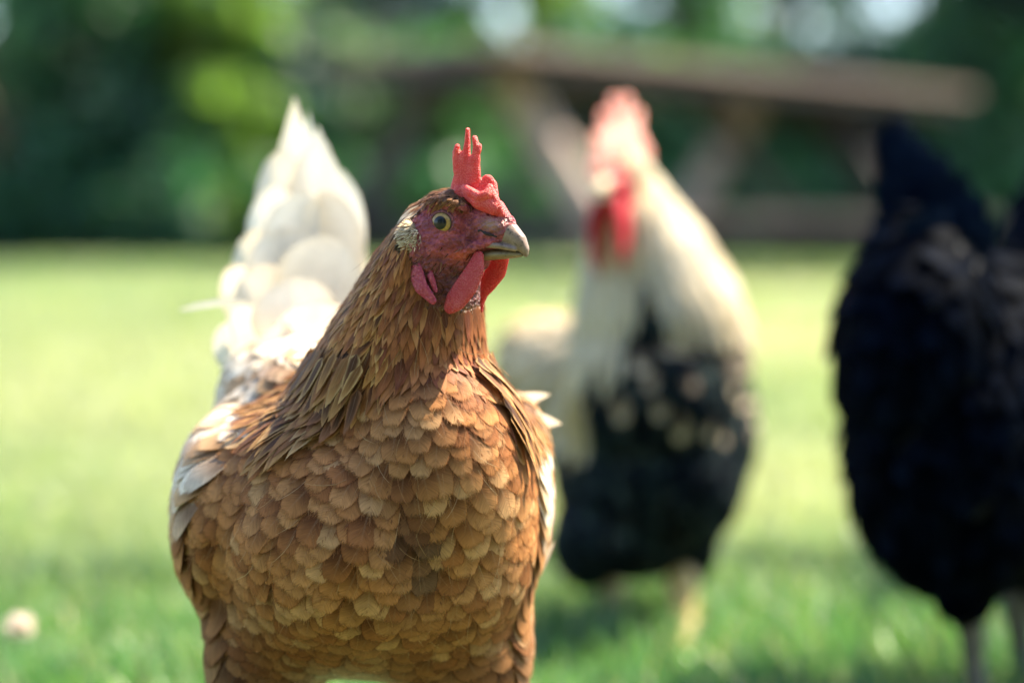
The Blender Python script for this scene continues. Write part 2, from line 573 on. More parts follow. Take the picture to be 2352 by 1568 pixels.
M_WOODTOP = wood_material('lit_tabletop_wood', (0.15, 0.105, 0.085), (0.205, 0.148, 0.12), (0.08, 0.06, 0.052))  # paler copy, sunlight on the top edge put into the colour
M_WOODLIT = wood_material('sunlit_weathered_wood', (0.33, 0.24, 0.20), (0.40, 0.30, 0.25), (0.18, 0.13, 0.11))  # palest copy, sunlight on the legs put into the colour
M_BARK = bark_material('bark', (0.05, 0.035, 0.022), (0.12, 0.085, 0.055))


# ------------------------------------------------------------------ ground
def hgt(y):
    t = np.clip((np.asarray(y, float) - 2.2) / 3.8, 0, 1)
    return 0.15 * t * t * (3 - 2 * t)


def build_ground():
    ys = np.concatenate((np.linspace(-120, -2, 12), np.linspace(-1, 8, 91), np.linspace(9, 300, 60)))
    xs = np.concatenate((np.linspace(-260, -8, 14), np.linspace(-6, 6, 49), np.linspace(8, 260, 14)))
    X, Y = np.meshgrid(xs, ys)
    Z = hgt(Y) + 0.006 * np.sin(X * 3.1 + Y * 1.3) * np.sin(Y * 2.3 - X)
    V = np.stack((X, Y, Z), -1).reshape(-1, 3)
    nx = len(xs)
    Q = np.array([[j * nx + i, j * nx + i + 1, (j + 1) * nx + i + 1, (j + 1) * nx + i] for j in range(len(ys) - 1) for i in range(nx - 1)])
    o = obj('lawn', np_mesh('lawn', V, Q), M_LAWN)
    tag(o, 'sunlit short lawn stretching back to the trees', 'lawn', kind='structure')


def vnoise(x, y, s, seed):
    """Smooth value noise for patchiness."""
    g = np.random.default_rng(seed).random((64, 64))
    fx, fy = x / s, y / s
    ix, iy = np.floor(fx).astype(int), np.floor(fy).astype(int)
    tx, ty = fx - ix, fy - iy
    tx, ty = tx * tx * (3 - 2 * tx), ty * ty * (3 - 2 * ty)
    a = g[ix % 64, iy % 64]; b = g[(ix + 1) % 64, iy % 64]
    c = g[ix % 64, (iy + 1) % 64]; d = g[(ix + 1) % 64, (iy + 1) % 64]
    return a * (1 - tx) * (1 - ty) + b * tx * (1 - ty) + c * (1 - tx) * ty + d * tx * ty


def build_grass():
    bands = [  # y0, y1, blades per m2, blade height, blade width
        (0.5, 1.35, 3500, 0.050, 0.0034),
        (1.35, 2.9, 13000, 0.055, 0.0034),
        (2.9, 5.0, 5200, 0.055, 0.0048),
        (5.0, 9.0, 1700, 0.055, 0.008),
        (9.0, 15.5, 520, 0.06, 0.014)]
    PX, PY, HH, WWd = [], [], [], []
    for y0, y1, dens, h, w in bands:
        half = 0.275 * y1 + 0.35
        n = int(dens * (y1 - y0) * 2 * half)
        x = rng.uniform(-half, half, n)
        y = rng.uniform(y0, y1, n)
        k = np.abs(x) < 0.275 * y + 0.35
        x, y = x[k], y[k]
        p = vnoise(x + 40, y + 40, 0.16, 3)
        PX.append(x); PY.append(y)
        HH.append(h * rng.uniform(0.45, 1.15, len(x)) * (0.65 + 0.7 * p))
        WWd.append(w * rng.uniform(0.7, 1.3, len(x)))
    x, y, h, w = map(np.concatenate, (PX, PY, HH, WWd))
    n = len(x)
    a = rng.uniform(0, 2 * np.pi, n)
    bx, by = np.cos(a), np.sin(a)                 # blade width direction
    la = rng.uniform(0, 2 * np.pi, n)
    lean = rng.uniform(0.1, 0.9, n) * h
    lx, ly = np.cos(la) * lean, np.sin(la) * lean
    z0 = hgt(y) - 0.002
    ts = np.array([0, 0.4, 0.75, 1.0])
    wf = np.array([1.0, 0.85, 0.55, 0.06])
    V = np.empty((n, 8, 3))
    for i, (t, f) in enumerate(zip(ts, wf)):
        cx, cy, cz = x + lx * t * t, y + ly * t * t, z0 + h * (t - 0.18 * t * t)
        V[:, 2 * i] = np.stack((cx - bx * w * f / 2, cy - by * w * f / 2, cz), 1)
        V[:, 2 * i + 1] = np.stack((cx + bx * w * f / 2, cy + by * w * f / 2, cz), 1)
    q = np.array([[0, 1, 3, 2], [2, 3, 5, 4], [4, 5, 7, 6]])
    Q = (q[None] + (np.arange(n) * 8)[:, None, None]).reshape(-1, 4)
    pal = np.array([(0.075, 0.17, 0.060), (0.105, 0.205, 0.068), (0.05, 0.135, 0.065), (0.16, 0.22, 0.10), (0.27, 0.25, 0.15)])
    pr = np.array([0.3, 0.28, 0.22, 0.13, 0.07])
    c = pal[rng.choice(5, n, p=pr)] * rng.uniform(0.75, 1.25, (n, 1))
    dry_lit = (0.45 + 0.55 * np.clip((vnoise(x + 90, y + 90, 0.9, 9) - 0.3) * 2.2, 0, 1)) * np.clip((y - 1.85) / 0.8, 0, 1) * np.clip((11 - y) / 6, 0.35, 1)  # dry patches, with the sunlit lawn beyond the near shade painted paler too
    c = c * (1 - 0.92 * dry_lit[:, None]) + np.array((0.44, 0.405, 0.29)) * 0.92 * dry_lit[:, None] * rng.uniform(0.85, 1.15, (n, 1))
    o = obj('grass', np_mesh('grass', V.reshape(-1, 3), Q, None, {'Col': np.repeat(c, 8, 0)}, smooth=False), M_GRASS)
    tag(o, 'short green grass blades covering the lawn', 'grass', kind='stuff')


# ------------------------------------------------------------------ trees, bushes
def tube(pts, rad, seg=10):
    pts = np.array(pts, float)
    V, Q = [], []
    up = np.array((0.31, 0.17, 0.93))
    for i, p in enumerate(pts):
        t = nrm(pts[min(i + 1, len(pts) - 1)] - pts[max(i - 1, 0)])
        a = np.cross(t, up if abs(t @ up) < 0.95 else np.array((1.0, 0, 0)))
        a = nrm(a)
        b = np.cross(t, a)
        for k in range(seg):
            an = 2 * np.pi * k / seg
            V.append(p + rad[i] * (np.cos(an) * a + np.sin(an) * b))
    for i in range(len(pts) - 1):
        for k in range(seg):
            k2 = (k + 1) % seg
            Q.append([i * seg + k, i * seg + k2, (i + 1) * seg + k2, (i + 1) * seg + k])
    for e, c in ((0, pts[0]), (len(pts) - 1, pts[-1])):
        V.append(c)
        for k in range(seg):
            k2 = (k + 1) % seg
            q = [e * seg + k, e * seg + k2, len(V) - 1, len(V) - 1]
            Q.append(q if e else q[::-1])
    return np.array(V), np.array(Q)


def merge(parts):
    V, Q, o = [], [], 0
    for v, q in parts:
        V.append(v); Q.append(q + o); o += len(v)
    return np.concatenate(V), np.concatenate(Q)


def clean_tris(V, Q, name):
    me = bpy.data.meshes.new(name)
    me.from_pydata([tuple(v) for v in V], [], [[int(i) for i in dict.fromkeys(q.tolist())] for q in Q])
    me.polygons.foreach_set('use_smooth', np.ones(len(me.polygons), dtype=bool))
    me.update()
    return me


def leaves(centres, radii, n, size, cols, r2, squash=0.8):
    """Leaf faces spread through a set of clumps, denser towards their shells."""
    centres, radii = np.array(centres), np.array(radii)
    k = r2.choice(len(centres), n, p=radii ** 2 / (radii ** 2).sum())
    d = nrm(r2.normal(size=(n, 3)))
    rr = r2.random(n) ** 0.45
    P = centres[k] + d * (radii[k] * rr)[:, None] * np.array((1, 1, squash))
    nn = nrm(d + r2.normal(size=(n, 3)) * 0.8 + np.array((0, 0, 0.5)))
    t = nrm(np.cross(nn, r2.normal(size=(n, 3))))
    b = np.cross(nn, t)
    s = size * r2.uniform(0.6, 1.3, n)[:, None]
    V = np.stack((P - t * s, P + b * s * 0.5 + nn * s * 0.12, P + t * s * 1.1, P - b * s * 0.5 + nn * s * 0.12), 1).reshape(-1, 3)
    Q = np.arange(n * 4).reshape(n, 4)
    cl = r2.uniform(0.7, 1.3, (len(centres), 1))
    mixk = r2.random((len(centres), 1))
    cc = (np.array(cols[0]) * (1 - mixk) + np.array(cols[1]) * mixk) * cl
    C = cc[k] * r2.uniform(0.75, 1.25, (n, 1))
    return V, Q, np.repeat(C, 4, 0)


def tree(name, label, cat, x, y, height, spread, cols, group, n=3500, size=0.09, base=0.15, trunk_r=0.12, seed=1, nclump=26, clump_r=0.5, bare=0.0):
    r2 = np.random.default_rng(seed)
    z0 = float(hgt(y))
    root = thing(name, label, cat, group, (x, y, z0))
    parts = []
    th = height * 0.8
    pts = [np.array((x + 0.1 * math.sin(i * 1.7 + seed), y + 0.1 * math.cos(i * 1.3 + seed), z0 - 0.05 + th * i / 7)) * 1.0 for i in range(8)]
    pts[0][:2] = (x, y)
    parts.append(tube(pts, [trunk_r * (1.25 if i == 0 else 1 - 0.11 * i) for i in range(8)], 12))
    cs, rs = [], []
    for i in range(nclump):
        f = base + (1 - base) * (i + 0.5) / nclump
        a = i * 2.4 + r2.uniform(-0.5, 0.5)
        rad = spread * math.sqrt(max(0.02, math.sin(math.pi * (0.12 + 0.84 * f)))) * r2.uniform(0.35, 1.0)
        c = np.array((x + math.cos(a) * rad, y + math.sin(a) * rad, z0 + height * f))
        cs.append(c)
        rs.append(clump_r * r2.uniform(0.6, 1.25))
        j = min(6, max(0, int(f * 7) - 1))
        m = (pts[j] + c) / 2 + np.array((0, 0, 0.1 * height * 0.3))
        parts.append(tube([pts[j], m, c], [trunk_r * 0.32, trunk_r * 0.2, trunk_r * 0.06], 6))
    V, Q = merge(parts)
    obj('trunk', clean_tris(V, Q, 'trunk'), M_BARK, root)
    V, Q, C = leaves(cs, rs, n, size, cols, r2)
    obj('crown', np_mesh('crown', V, Q, None, {'Col': C}, smooth=False), M_LEAF, root)
    return root


DARK = ((0.013, 0.052, 0.036), (0.030, 0.098, 0.048))
TEAL = ((0.008, 0.034, 0.036), (0.018, 0.060, 0.050))
MID = ((0.032, 0.098, 0.038), (0.055, 0.130, 0.050))
LITE = ((0.13, 0.23, 0.045), (0.19, 0.28, 0.065))
GREY = ((0.04, 0.085, 0.04), (0.07, 0.125, 0.06))


def px_x(px, y): return (px - 1176) / FPX * y


def build_background():
    specs = [
        # name, label, cat, px, y, height, spread, cols, n, size, base, trunk, clumps, clump_r
        ('shade_tree', 'dark old tree with a brown trunk at the left edge of the lawn', 'tree', 20, 13.5, 4.6, 1.0, DARK, 3600, .09, .30, .20, 26, .45),
        ('bush', 'dark green rounded bush beside the old brown trunk', 'bush', 215, 14.6, 2.2, .55, DARK, 3000, .08, .05, .06, 22, .36),
        ('bush', 'bright yellow-green bush glowing between two dark ones', 'bush', 440, 14.9, 2.6, .52, LITE, 3400, .08, .08, .05, 22, .33),
        ('bush', 'low dark bush at the lawn edge in front of the bright one', 'bush', 330, 14.6, 0.75, .4, DARK, 1800, .07, .05, .05, 14, .28),
        ('bush', 'blue-green bush directly left of the white hen tail', 'bush', 590, 15.4, 1.8, .45, TEAL, 2200, .08, .05, .05, 18, .34),
        ('bush', 'grey-green loose bush behind the tabletop left end', 'bush', 790, 16.0, 1.7, .6, GREY, 2400, .08, .05, .05, 18, .36),
        ('bush', 'mid green bush seen under the table between its near legs', 'bush', 1080, 15.5, 1.35, .55, MID, 2400, .08, .05, .05, 18, .34),
        ('bush', 'dark green bush behind the rooster comb', 'bush', 1400, 16.0, 1.5, .6, DARK, 2400, .08, .05, .05, 18, .36),
        ('bush', 'green bush seen between the far table legs', 'bush', 1660, 15.5, 1.3, .5, MID, 2200, .08, .05, .05, 18, .34),
        ('bush', 'blue-green bush behind the black hen tail', 'bush', 1930, 16.0, 1.5, .55, TEAL, 2400, .08, .05, .05, 18, .36),
        ('bush', 'green bush right of the black hen tail', 'bush', 2270, 15.0, 1.8, .5, MID, 2400, .08, .05, .05, 18, .36),
        ('pine_tree', 'tall dark evergreen at the right edge behind the table', 'tree', 2420, 12.6, 4.6, .80, ((0.004, 0.013, 0.012), (0.007, 0.020, 0.016)), 11000, .09, .06, .16, 46, .42),
        ('tree', 'tall blue-dark tree behind the grey-green bush, sky showing through', 'tree', 780, 21.0, 5.5, 1.35, TEAL, 4200, .10, .18, .16, 26, .40),
        ('tree', 'slender blue-dark tree between the tall dark tree and the yellow-green one', 'tree', 920, 24.0, 5.0, 0.95, TEAL, 3600, .10, .10, .12, 26, .50),
        ('tree', 'yellow-green tree behind the near corner of the table', 'tree', 1230, 22.0, 5.0, 1.0, LITE, 3200, .10, .20, .14, 26, .48),
        ('tree', 'green tree behind the middle of the table', 'tree', 1560, 21.0, 5.0, 1.0, MID, 3400, .10, .16, .14, 26, .50),
        ('tree', 'thin blue-green tree behind the far end of the table', 'tree', 1830, 23.0, 5.0, 1.0, TEAL, 2600, .10, .18, .12, 24, .46),
        ('tree', 'green tree left of the tall dark evergreen', 'tree', 2120, 20.0, 5.2, .95, MID, 3600, .10, .14, .14, 28, .50),
        ('tree', 'tall dark tree behind the bright yellow-green bush', 'tree', 250, 20.0, 5.6, 1.3, DARK, 3200, .10, .10, .16, 28, .48),
    ]
    for i, (nm, lb, cat, px, y, h, sp, cols, n, sz, bs, tr, nc, cr) in enumerate(specs):
        if cat == 'bush': y, h, bs = y - 3.0, h * 0.86, 0.0
        g = 'bushes along the lawn edge' if cat == 'bush' else 'trees beyond the lawn'
        tree(nm, lb, cat, px_x(px, y), y, h, sp, cols, g, n, sz, bs, tr, seed=20 + i, nclump=nc, clump_r=cr)
    # unseen trees added behind the camera to cut the low sky light
    for i, (x, y, h, sp) in enumerate(((-7.5, -6.0, 6.0, 1.9), (-3.6, -6.6, 6.6, 2.0), (0.6, -6.2, 6.2, 2.0), (4.4, -6.8, 6.8, 2.1), (8.4, -5.6, 6.0, 1.9))):
        tree('sky_block_tree', 'broad dark tree added unseen behind the camera, blocking low sky light', 'tree', x, y, h, sp, (DARK[0], MID[0]), 'unseen trees added behind the camera', 3200, .19, .02, .2, seed=60 + i, nclump=34, clump_r=.95)
    # clipped hedge closing the lawn
    r2 = np.random.default_rng(31)
    cs = [(x, 11.6 + r2.uniform(-.25, .25), float(hgt(12)) + z) for x in np.arange(-8.6, 8.7, 0.24) for z in (0.06, 0.26, 0.44)]
    V, Q, C = leaves(cs, [r2.uniform(.2, .3) for _ in cs], 26000, 0.06, (DARK[1], MID[0]), r2, 0.8)
    root = thing('hedge', 'low dark clipped hedge running along the far edge of the lawn', 'hedge', None, (0, 11.6, float(hgt(12))))
    obj('foliage', np_mesh('foliage', V, Q, None, {'Col': C}, smooth=False), M_LEAF, root)
    obj('stem', clean_tris(*merge([tube([(x, 11.6, float(hgt(12)) - .03), (x + .03, 11.62, float(hgt(12)) + .25), (x - .02, 11.6, float(hgt(12)) + .45)], [.02, .014, .006], 6) for x in np.arange(-8.5, 8.6, .3)]), 'stem'), M_BARK, root)
    # a tree just right of the view whose low bough shades the near grass
    r2 = np.random.default_rng(77)
    x, y = 3.2, 3.4
    root = thing('maple_tree', 'broad leafy tree at the right whose low boughs shade the near grass', 'tree', 'trees beyond the lawn', (x, y, float(hgt(y))))
    limbs = [[(x, y, 2.3), (2.4, 3.0, 2.95), (1.5, 2.95, 3.1), (.5, 2.9, 3.1)], [(x, y, 2.9), (3.9, 4.0, 3.8), (4.3, 4.2, 4.6)]]
    parts = [tube([(x, y, 0.0), (x + .02, y + .03, 1.2), (x - .03, y, 2.4), (x, y + .05, 4.4)], [.19, .15, .12, .06], 14)]
    for l in limbs:
        parts.append(tube(l, np.linspace(.08, .015, len(l)), 8))
    lp = np.array([np.array(a) + (np.array(b) - np.array(a)) * t for l in limbs for a, b in zip(l[:-1], l[1:]) for t in np.linspace(0, 1, 6)])
    cs, rs = [], []
    for n_, (x0, x1), (y0, y1), (q0, q1) in ((13, (.50, 1.02), (2.5, 3.0), (2.85, 3.2)), (4, (2.2, 2.5), (2.5, 2.95), (2.85, 3.2)), (26, (3.3, 5.0), (3.2, 5.2), (3.2, 5.0))):
        for _ in range(n_):
            cs.append((r2.uniform(x0, x1), r2.uniform(y0, y1), r2.uniform(q0, q1)))
            rs.append(r2.uniform(.15, .25) * (1.4 if q1 > 4 else 1))
            k = lp[np.argmin(np.linalg.norm(lp - np.array(cs[-1]), axis=1))]
            parts.append(tube([k, (k + np.array(cs[-1])) / 2 + np.array((0, 0, .04)), cs[-1]], [.015, .01, .004], 5))
    V, Q = merge(parts)
    obj('trunk', clean_tris(V, Q, 'trunk'), M_BARK, root)
    V, Q, C = leaves(cs, rs, 5200, 0.055, MID, r2, 0.7)
    obj('crown', np_mesh('crown', V, Q, None, {'Col': C}, smooth=False), M_LEAF, root)
    # the wood behind it all: reads as one mass
    r2 = np.random.default_rng(5)
    cs, rs = [], []
    for i in range(380):
        x = r2.uniform(-30, 30)
        cs.append((x, r2.uniform(27, 34), 0.2 + 3.3 * r2.random() ** 1.6))
        rs.append(r2.uniform(0.6, 1.1))
    V, Q, C = leaves(cs, rs, 30000, 0.17, (TEAL[0], MID[0]), r2, 1.0)
    o = obj('woodland', np_mesh('woodland', V, Q, None, {'Col': C}, smooth=False), M_LEAF)
    tag(o, 'far dark woodland behind the garden trees', 'woodland', kind='stuff')


# ------------------------------------------------------------------ picnic table
def box_oriented(c, ax, half):
    """c centre, ax 3x3 rows are axes, half extents -> bevelled box arrays"""
    bm = bmesh.new()
    bmesh.ops.create_cube(bm, size=2)
    for v in bm.verts:
        v.co = Vector((v.co.x * half[0], v.co.y * half[1], v.co.z * half[2]))
    bmesh.ops.bevel(bm, geom=bm.edges[:], offset=min(half) * 0.18, segments=2, affect='EDGES', profile=0.6)
    V = np.array([v.co[:] for v in bm.verts])
    Fc = [[v.index for v in f.verts] for f in bm.faces]
    bm.free()
    return np.array(c) + V @ np.array(ax), Fc


def boxes_mesh(name, lst):
    V, Fc, o = [], [], 0
    for c, ax, h in lst:
        v, f = box_oriented(c, ax, h)
        V.extend(map(tuple, v))
        Fc.extend([[i + o for i in q] for q in f])
        o += len(v)
    me = bpy.data.meshes.new(name)
    me.from_pydata(V, [], Fc)
    me.update()
    return me


def build_table():
    z0 = float(hgt(7.5))
    lx = np.array((0.66, 0.75, 0)); lx /= np.linalg.norm(lx)
    sx = np.array((-lx[1], lx[0], 0))
    up = np.array((0, 0, 1.0))
    c0 = np.array((0.0, 6.76, z0))
    Wt, Lt, Ht = 1.0, 3.2, 0.85
    root = thing('picnic_table', 'weathered wooden picnic table with splayed legs on the lawn behind the rooster', 'picnic table', None, tuple(c0 + lx * Lt / 2 + sx * Wt / 2))
    A = np.stack((lx, sx, up))
    nb = 6
    pl = []
    for i in range(nb):
        w = Wt / nb
        pl.append((c0 + lx * Lt / 2 + sx * (w * (i + 0.5)) + up * (Ht - 0.018), A, (Lt / 2 + 0.02 * math.sin(i * 2.1), w / 2 - 0.004, 0.018)))
    obj('tabletop', boxes_mesh('tabletop', pl), M_WOODTOP, root)
    mid = c0 + sx * Wt / 2
    ap = [(mid + lx * Lt / 2 + sx * s * (Wt / 2 - 0.06) + up * (Ht - 0.036 - 0.03 - 0.001), A, (Lt / 2 - 0.15, 0.02, 0.03)) for s in (-1, 1)] + [(mid + lx * q_ + up * (Ht - 0.044 - 0.035), A, (0.02, Wt / 2 - 0.09, 0.034)) for q_ in (0.03, Lt - 0.03)]
    obj('apron', boxes_mesh('apron', ap), M_WOODSHADE, root)
    for s in (-1, 1):
        bl = [(mid + lx * Lt * 0.44 + sx * s * (0.66 + 0.075 * k) + up * (0.28 - 0.02), A, (Lt * 0.40, 0.069, 0.02)) for k in (0, 2)]
        obj('bench', boxes_mesh('bench', bl), M_WOODSHADE, root)
    for q in (0.34, Lt - 0.80):
        ctr = mid + lx * q
        for s in (-1, 1):
            a = ctr + sx * s * 0.16 + up * (Ht - 0.05)
            b = ctr + sx * s * 0.78 + up * 0.0
            d = nrm(b - a)
            L = np.linalg.norm(b - a)
            ax = np.stack((d, lx, np.cross(d, lx)))
            obj('leg', boxes_mesh('leg', [((a + b) / 2, ax, (L / 2, 0.022, 0.065))]), M_WOODLIT if (s < 0) == (q < 1) else M_WOODSHADE, root)
        obj('bench_support', boxes_mesh('bench_support', [(ctr + lx * 0.046 + up * 0.20, np.stack((sx, lx, up)), (0.84, 0.02, 0.048))]), M_WOODSHADE, root)
        obj('top_support', boxes_mesh('top_support', [(ctr + lx * 0.046 + up * (Ht - 0.095), np.stack((sx, lx, up)), (0.36, 0.02, 0.045))]), M_WOODSHADE, root)
        s = 1 if q < 1 else -1
        a = ctr + lx * 0.07 + up * 0.27
        b = ctr + lx * s * 0.75 + up * (Ht - 0.06)
        d = nrm(b - a)
        obj('brace', boxes_mesh('brace', [((a + b) / 2, np.stack((d, sx, np.cross(d, sx))), (np.linalg.norm(b - a) / 2, 0.03, 0.03))]), M_WOODSHADE, root)


# ------------------------------------------------------------------ birds
def leg_mesh(hip, foot, r, heading, toe=0.045):
    """Scaly shank from hip to ankle with four toes spread on the ground."""
    b = Blobs()
    hip, foot = np.array(hip, float), np.array(foot, float)
    b.chain([hip, (hip + foot) / 2 + np.array((0, 0, 0)), foot + np.array((0, 0, r))], [r * 1.5, r, r * 1.1])
    for a, l in ((-0.6, 0.9), (0.0, 1.1), (0.6, 0.9), (math.pi, 0.5)):
        ca, sa = math.cos(a), math.sin(a)
        d = np.array((heading[0] * ca - heading[1] * sa, heading[0] * sa + heading[1] * ca, 0))
        b.chain([foot + np.array((0, 0, r)), foot + d * toe * l * 0.5 + np.array((0, 0, r * 0.9)), foot + d * toe * l + np.array((0, 0, r * 0.35))], [r * 0.9, r * 0.75, r * 0.35])
    return b.mesh('leg', r * 0.32, 3)


def rand_tilt(T, N, s):
    """rotate tangents T about N by a random angle"""
    a = rng.normal(0, s, len(T))[:, None]
    return nrm(T * np.cos(a) + np.cross(N, T) * np.sin(a))


def tangent(D, N):
    return nrm(D - N * (D * N).sum(1, keepdims=True))


def pick(pal, n, p=None, var=0.16):
    pal = np.array(pal)
    return pal[rng.choice(len(pal), n, p=p)] * rng.normal(1, var, (n, 1)).clip(0.55, 1.5)


def free_feather(name, base, tip, face, width, col, rim, mat, parent, shape='tail', curl=0.1, cup=0.12, sweep=0.0, nu=11, nv=22, fray=0.006):
    base, tip = np.array(base, float)[None], np.array(tip, float)[None]
    T = tip - base
    L = np.linalg.norm(T, axis=1)
    me = feather_mesh(name, base, T, np.array(face, float)[None], L, width, np.array(col)[None], np.array(rim)[None], shape,
                      lift=-curl * 0.7, curl=curl, cup=cup, nu=nu, nv=nv, fray=fray, sweep=sweep, skinlayer=0)
    return obj(name, me, mat, parent)


def poly_in(poly, x, y):
    inside = np.zeros(len(x), bool)
    n = len(poly)
    for i in range(n):
        (x1, y1), (x2, y2) = poly[i], poly[(i + 1) % n]
        c = ((y1 > y) != (y2 > y)) & (x < (x2 - x1) * (y - y1) / (y2 - y1 + 1e-12) + x1)
        inside ^= c
    return inside


FACE_POLY = [(-15, 1), (-12, 8), (-5, 11), (10, 9), (17, 12), (26, 16), (44, 4), (44, -20), (20, -22), (13, -42), (-7, -42), (-12, -28), (-14, -12)]


def build_brown_hen():
    k = 4510.0
    yaw = R(60)
    Fv = np.array((math.sin(yaw), -math.cos(yaw), 0))
    Sv = np.array((-math.cos(yaw), -math.sin(yaw), 0))
    Uv = np.array((0, 0, 1.0))
    HF = np.stack((Fv, Sv, Uv), 1)                       # columns: forward, near side, up
    O = W(1045, 512, 1.02)

    def H(f, s, u): return O + (f * Fv + s * Sv + u * Uv) * 0.001

    def Hp(px, py, s):
        f = ((px - 1045) / k * 1000 + 0.5 * s) / 0.866
        return H(f, s, -(py - 512) / k * 1000)

    def mm(*r): return np.array(r) * 0.001
    root = thing('hen', 'brown hen with red comb and white tail, standing sharp in the foreground', 'hen', 'chickens on the lawn', (-0.075, 1.08, 0.0))

    # --- one continuous body with the head
    b = Blobs()
    b.add(W(845, 1200, 1.10), (0.088, 0.120, 0.078))
    b.add(W(1000, 1090, 1.038), (0.050, 0.052, 0.066))
    b.add(W(850, 1262, 1.062), (0.080, 0.062, 0.058))
    b.add(W(780, 1150, 1.06), (0.062, 0.060, 0.055))
    b.add(W(880, 1380, 1.090), (0.080, 0.070, 0.040))
    b.add(W(1010, 1250, 1.058), (0.052, 0.056, 0.060)).add(W(740, 1290, 1.072), (0.056, 0.058, 0.060)).add(W(640, 1160, 1.085), (0.045, 0.06, 0.052))
    b.add(W(535, 1170, 1.125), (0.027, 0.095, 0.058))
    b.add(W(1175, 1120, 1.11), (0.018, 0.085, 0.056))
    b.add(W(618, 1480, 1.088), (0.031, 0.046, 0.060))
    b.add(W(1055, 1480, 1.088), (0.037, 0.046, 0.060))
    b.chain([W(760, 1000, 1.14), W(640, 920, 1.19), W(690, 830, 1.235)], [0.055, 0.036, 0.020])
    b.chain([Hp(1005, 560, 0), W(975, 660, 1.042), W(950, 760, 1.048), W(925, 860, 1.055), W(905, 960, 1.065), W(900, 1040, 1.075)],
            [0.022, 0.031, 0.038, 0.046, 0.054, 0.058])
    b.chain([W(905, 790, 1.052), W(840, 930, 1.062), W(745, 1030, 1.068)], [0.028, 0.037, 0.025])
    # head
    b.add(H(-4, 0, 1), mm(20, 12.6, 16.5), HF)
    b.add(H(-16, 0, -6), mm(16, 14.5, 18), HF)
    b.add(H(14, 0, -3), mm(17, 10, 12.5), HF)
    b.add(H(24, 0, -4), mm(12, 7.5, 10), HF).add(H(27, 0, -1.2), mm(9, 5.6, 7.2), HF)
    b.add(H(2, 0, -17), mm(19, 11.5, 12), HF)
    b.add(H(-5, 0, -30), mm(15, 12, 16), HF)
    for s in (1, -1):
        b.chain([H(-11, s * 11.8, 5), H(-6, s * 12.6, 9.5), H(3, s * 12.4, 10.5), H(12, s * 9.8, 7.5)], [0.0022, 0.0028, 0.0030, 0.0022])
        ring = [H(math.cos(a) * 8.0, s * (12.6 - 1.0 * math.cos(a)), math.sin(a) * 7.6) for a in np.linspace(0, 2 * math.pi, 15)]
        b.chain(ring, [0.0017] * 15)
        b.chain([H(20, s * 7.2, 0.5), H(25, s * 6.6, -0.8), H(30, s * 5.2, -3.0)], [mm(2.6, 2.0, 2.8), mm(2.8, 2.0, 3.2), mm(1.8, 1.4, 2.0)], HF)   # nostril shield
        b.chain([H(-9, s * 12.4, -9), H(0, s * 12.4, -10.5), H(12, s * 10, -8)], [0.0018, 0.0022, 0.0016])
        b.chain([H(7, s * 11.0, -16.5), H(16, s * 9.5, -12.5), H(25, s * 7.2, -10.5)], [0.0022, 0.0022, 0.0016])   # gape
    me = b.mesh('body', 0.0014, 6)
    # relax the trunk so the breast is one rounded form; the head keeps its detail
    V = verts_of(me)
    ed = np.empty(len(me.edges) * 2, dtype=np.int32)
    me.edges.foreach_get('vertices', ed)
    ed = ed.reshape(-1, 2)
    deg = np.bincount(ed.ravel(), minlength=len(V))[:, None]
    wgt = np.clip((O[2] - 0.060 - V[:, 2]) / 0.04, 0, 1)[:, None] * 0.9
    for _ in range(160):
        acc = np.stack([np.bincount(ed[:, 0], V[ed[:, 1], k_], len(V)) + np.bincount(ed[:, 1], V[ed[:, 0], k_], len(V)) for k_ in range(3)], 1)
        V = V + (acc / deg - V) * wgt
    me.vertices.foreach_set('co', V.astype(np.float32).ravel())
    me.update()
    sk = Skin(me)
    V = sk.V

    def head_co(P):
        d = (P - O) * 1000
        return d @ Fv, d @ Sv, d @ Uv

    def face_mask(P):
        f, s, u = head_co(P)
        m = poly_in(FACE_POLY, f, u) & (np.abs(s) < 25)
        return m

    f, s, u = head_co(V)
    fm = face_mask(V)
    q = s * 0.7
    ridge = 1 - 2 * np.abs(vnoise(f + q + 200, u * 1.5 + 200, 3.2, 21) - 0.5)
    ridge2 = 1 - 2 * np.abs(vnoise(f * 1.3 + 200, u - q + 200, 1.7, 22) - 0.5)
    cal = np.clip((np.hypot(f, u) - 7.5) / 3, 0, 1) * fm
    V2 = V + sk.vn * ((ridge - 0.6) * 0.0011 + (ridge2 - 0.6) * 0.0006)[:, None] * cal[:, None]
    me.vertices.foreach_set('co', V2.astype(np.float32).ravel())
    colr = np.tile(np.array((0.17, 0.07, 0.027)), (len(V), 1))
    nz = vnoise(f * 1.0 + 300, u * 1.0 + 300, 5.0, 4)[:, None]
    red = np.array((0.27, 0.048, 0.062)) * (0.5 + 0.6 * nz) + np.array((0.22, 0.06, 0.05)) * (0.12 + np.clip((ridge - 0.72) / 0.28, 0, 1) * 0.6 + np.clip((ridge2 - 0.75) / 0.25, 0, 1) * 0.35)[:, None]
    dk = np.clip((-u - 14) / 14, 0, 1)[:, None] * np.clip((14 - f) / 8, 0, 1)[:, None]       # bristly dusky cheek below the eye
    red = red * (1 - 0.75 * dk) + np.array((0.10, 0.035, 0.035)) * 0.75 * dk
    colr = np.where(fm[:, None], red, colr)
    gm = np.exp(-(((f - 9) / 6) ** 2 + ((u + 16) / 2.6) ** 2))[:, None] * fm[:, None]
    colr = colr * (1 - gm) + np.array((0.55, 0.10, 0.05)) * gm
    hs = (np.exp(-(((f - 25.5) / 5) ** 2 + ((u + 0.8) / 3.6) ** 2)) * np.clip((np.abs(s) - 3) / 3, 0, 1))[:, None]
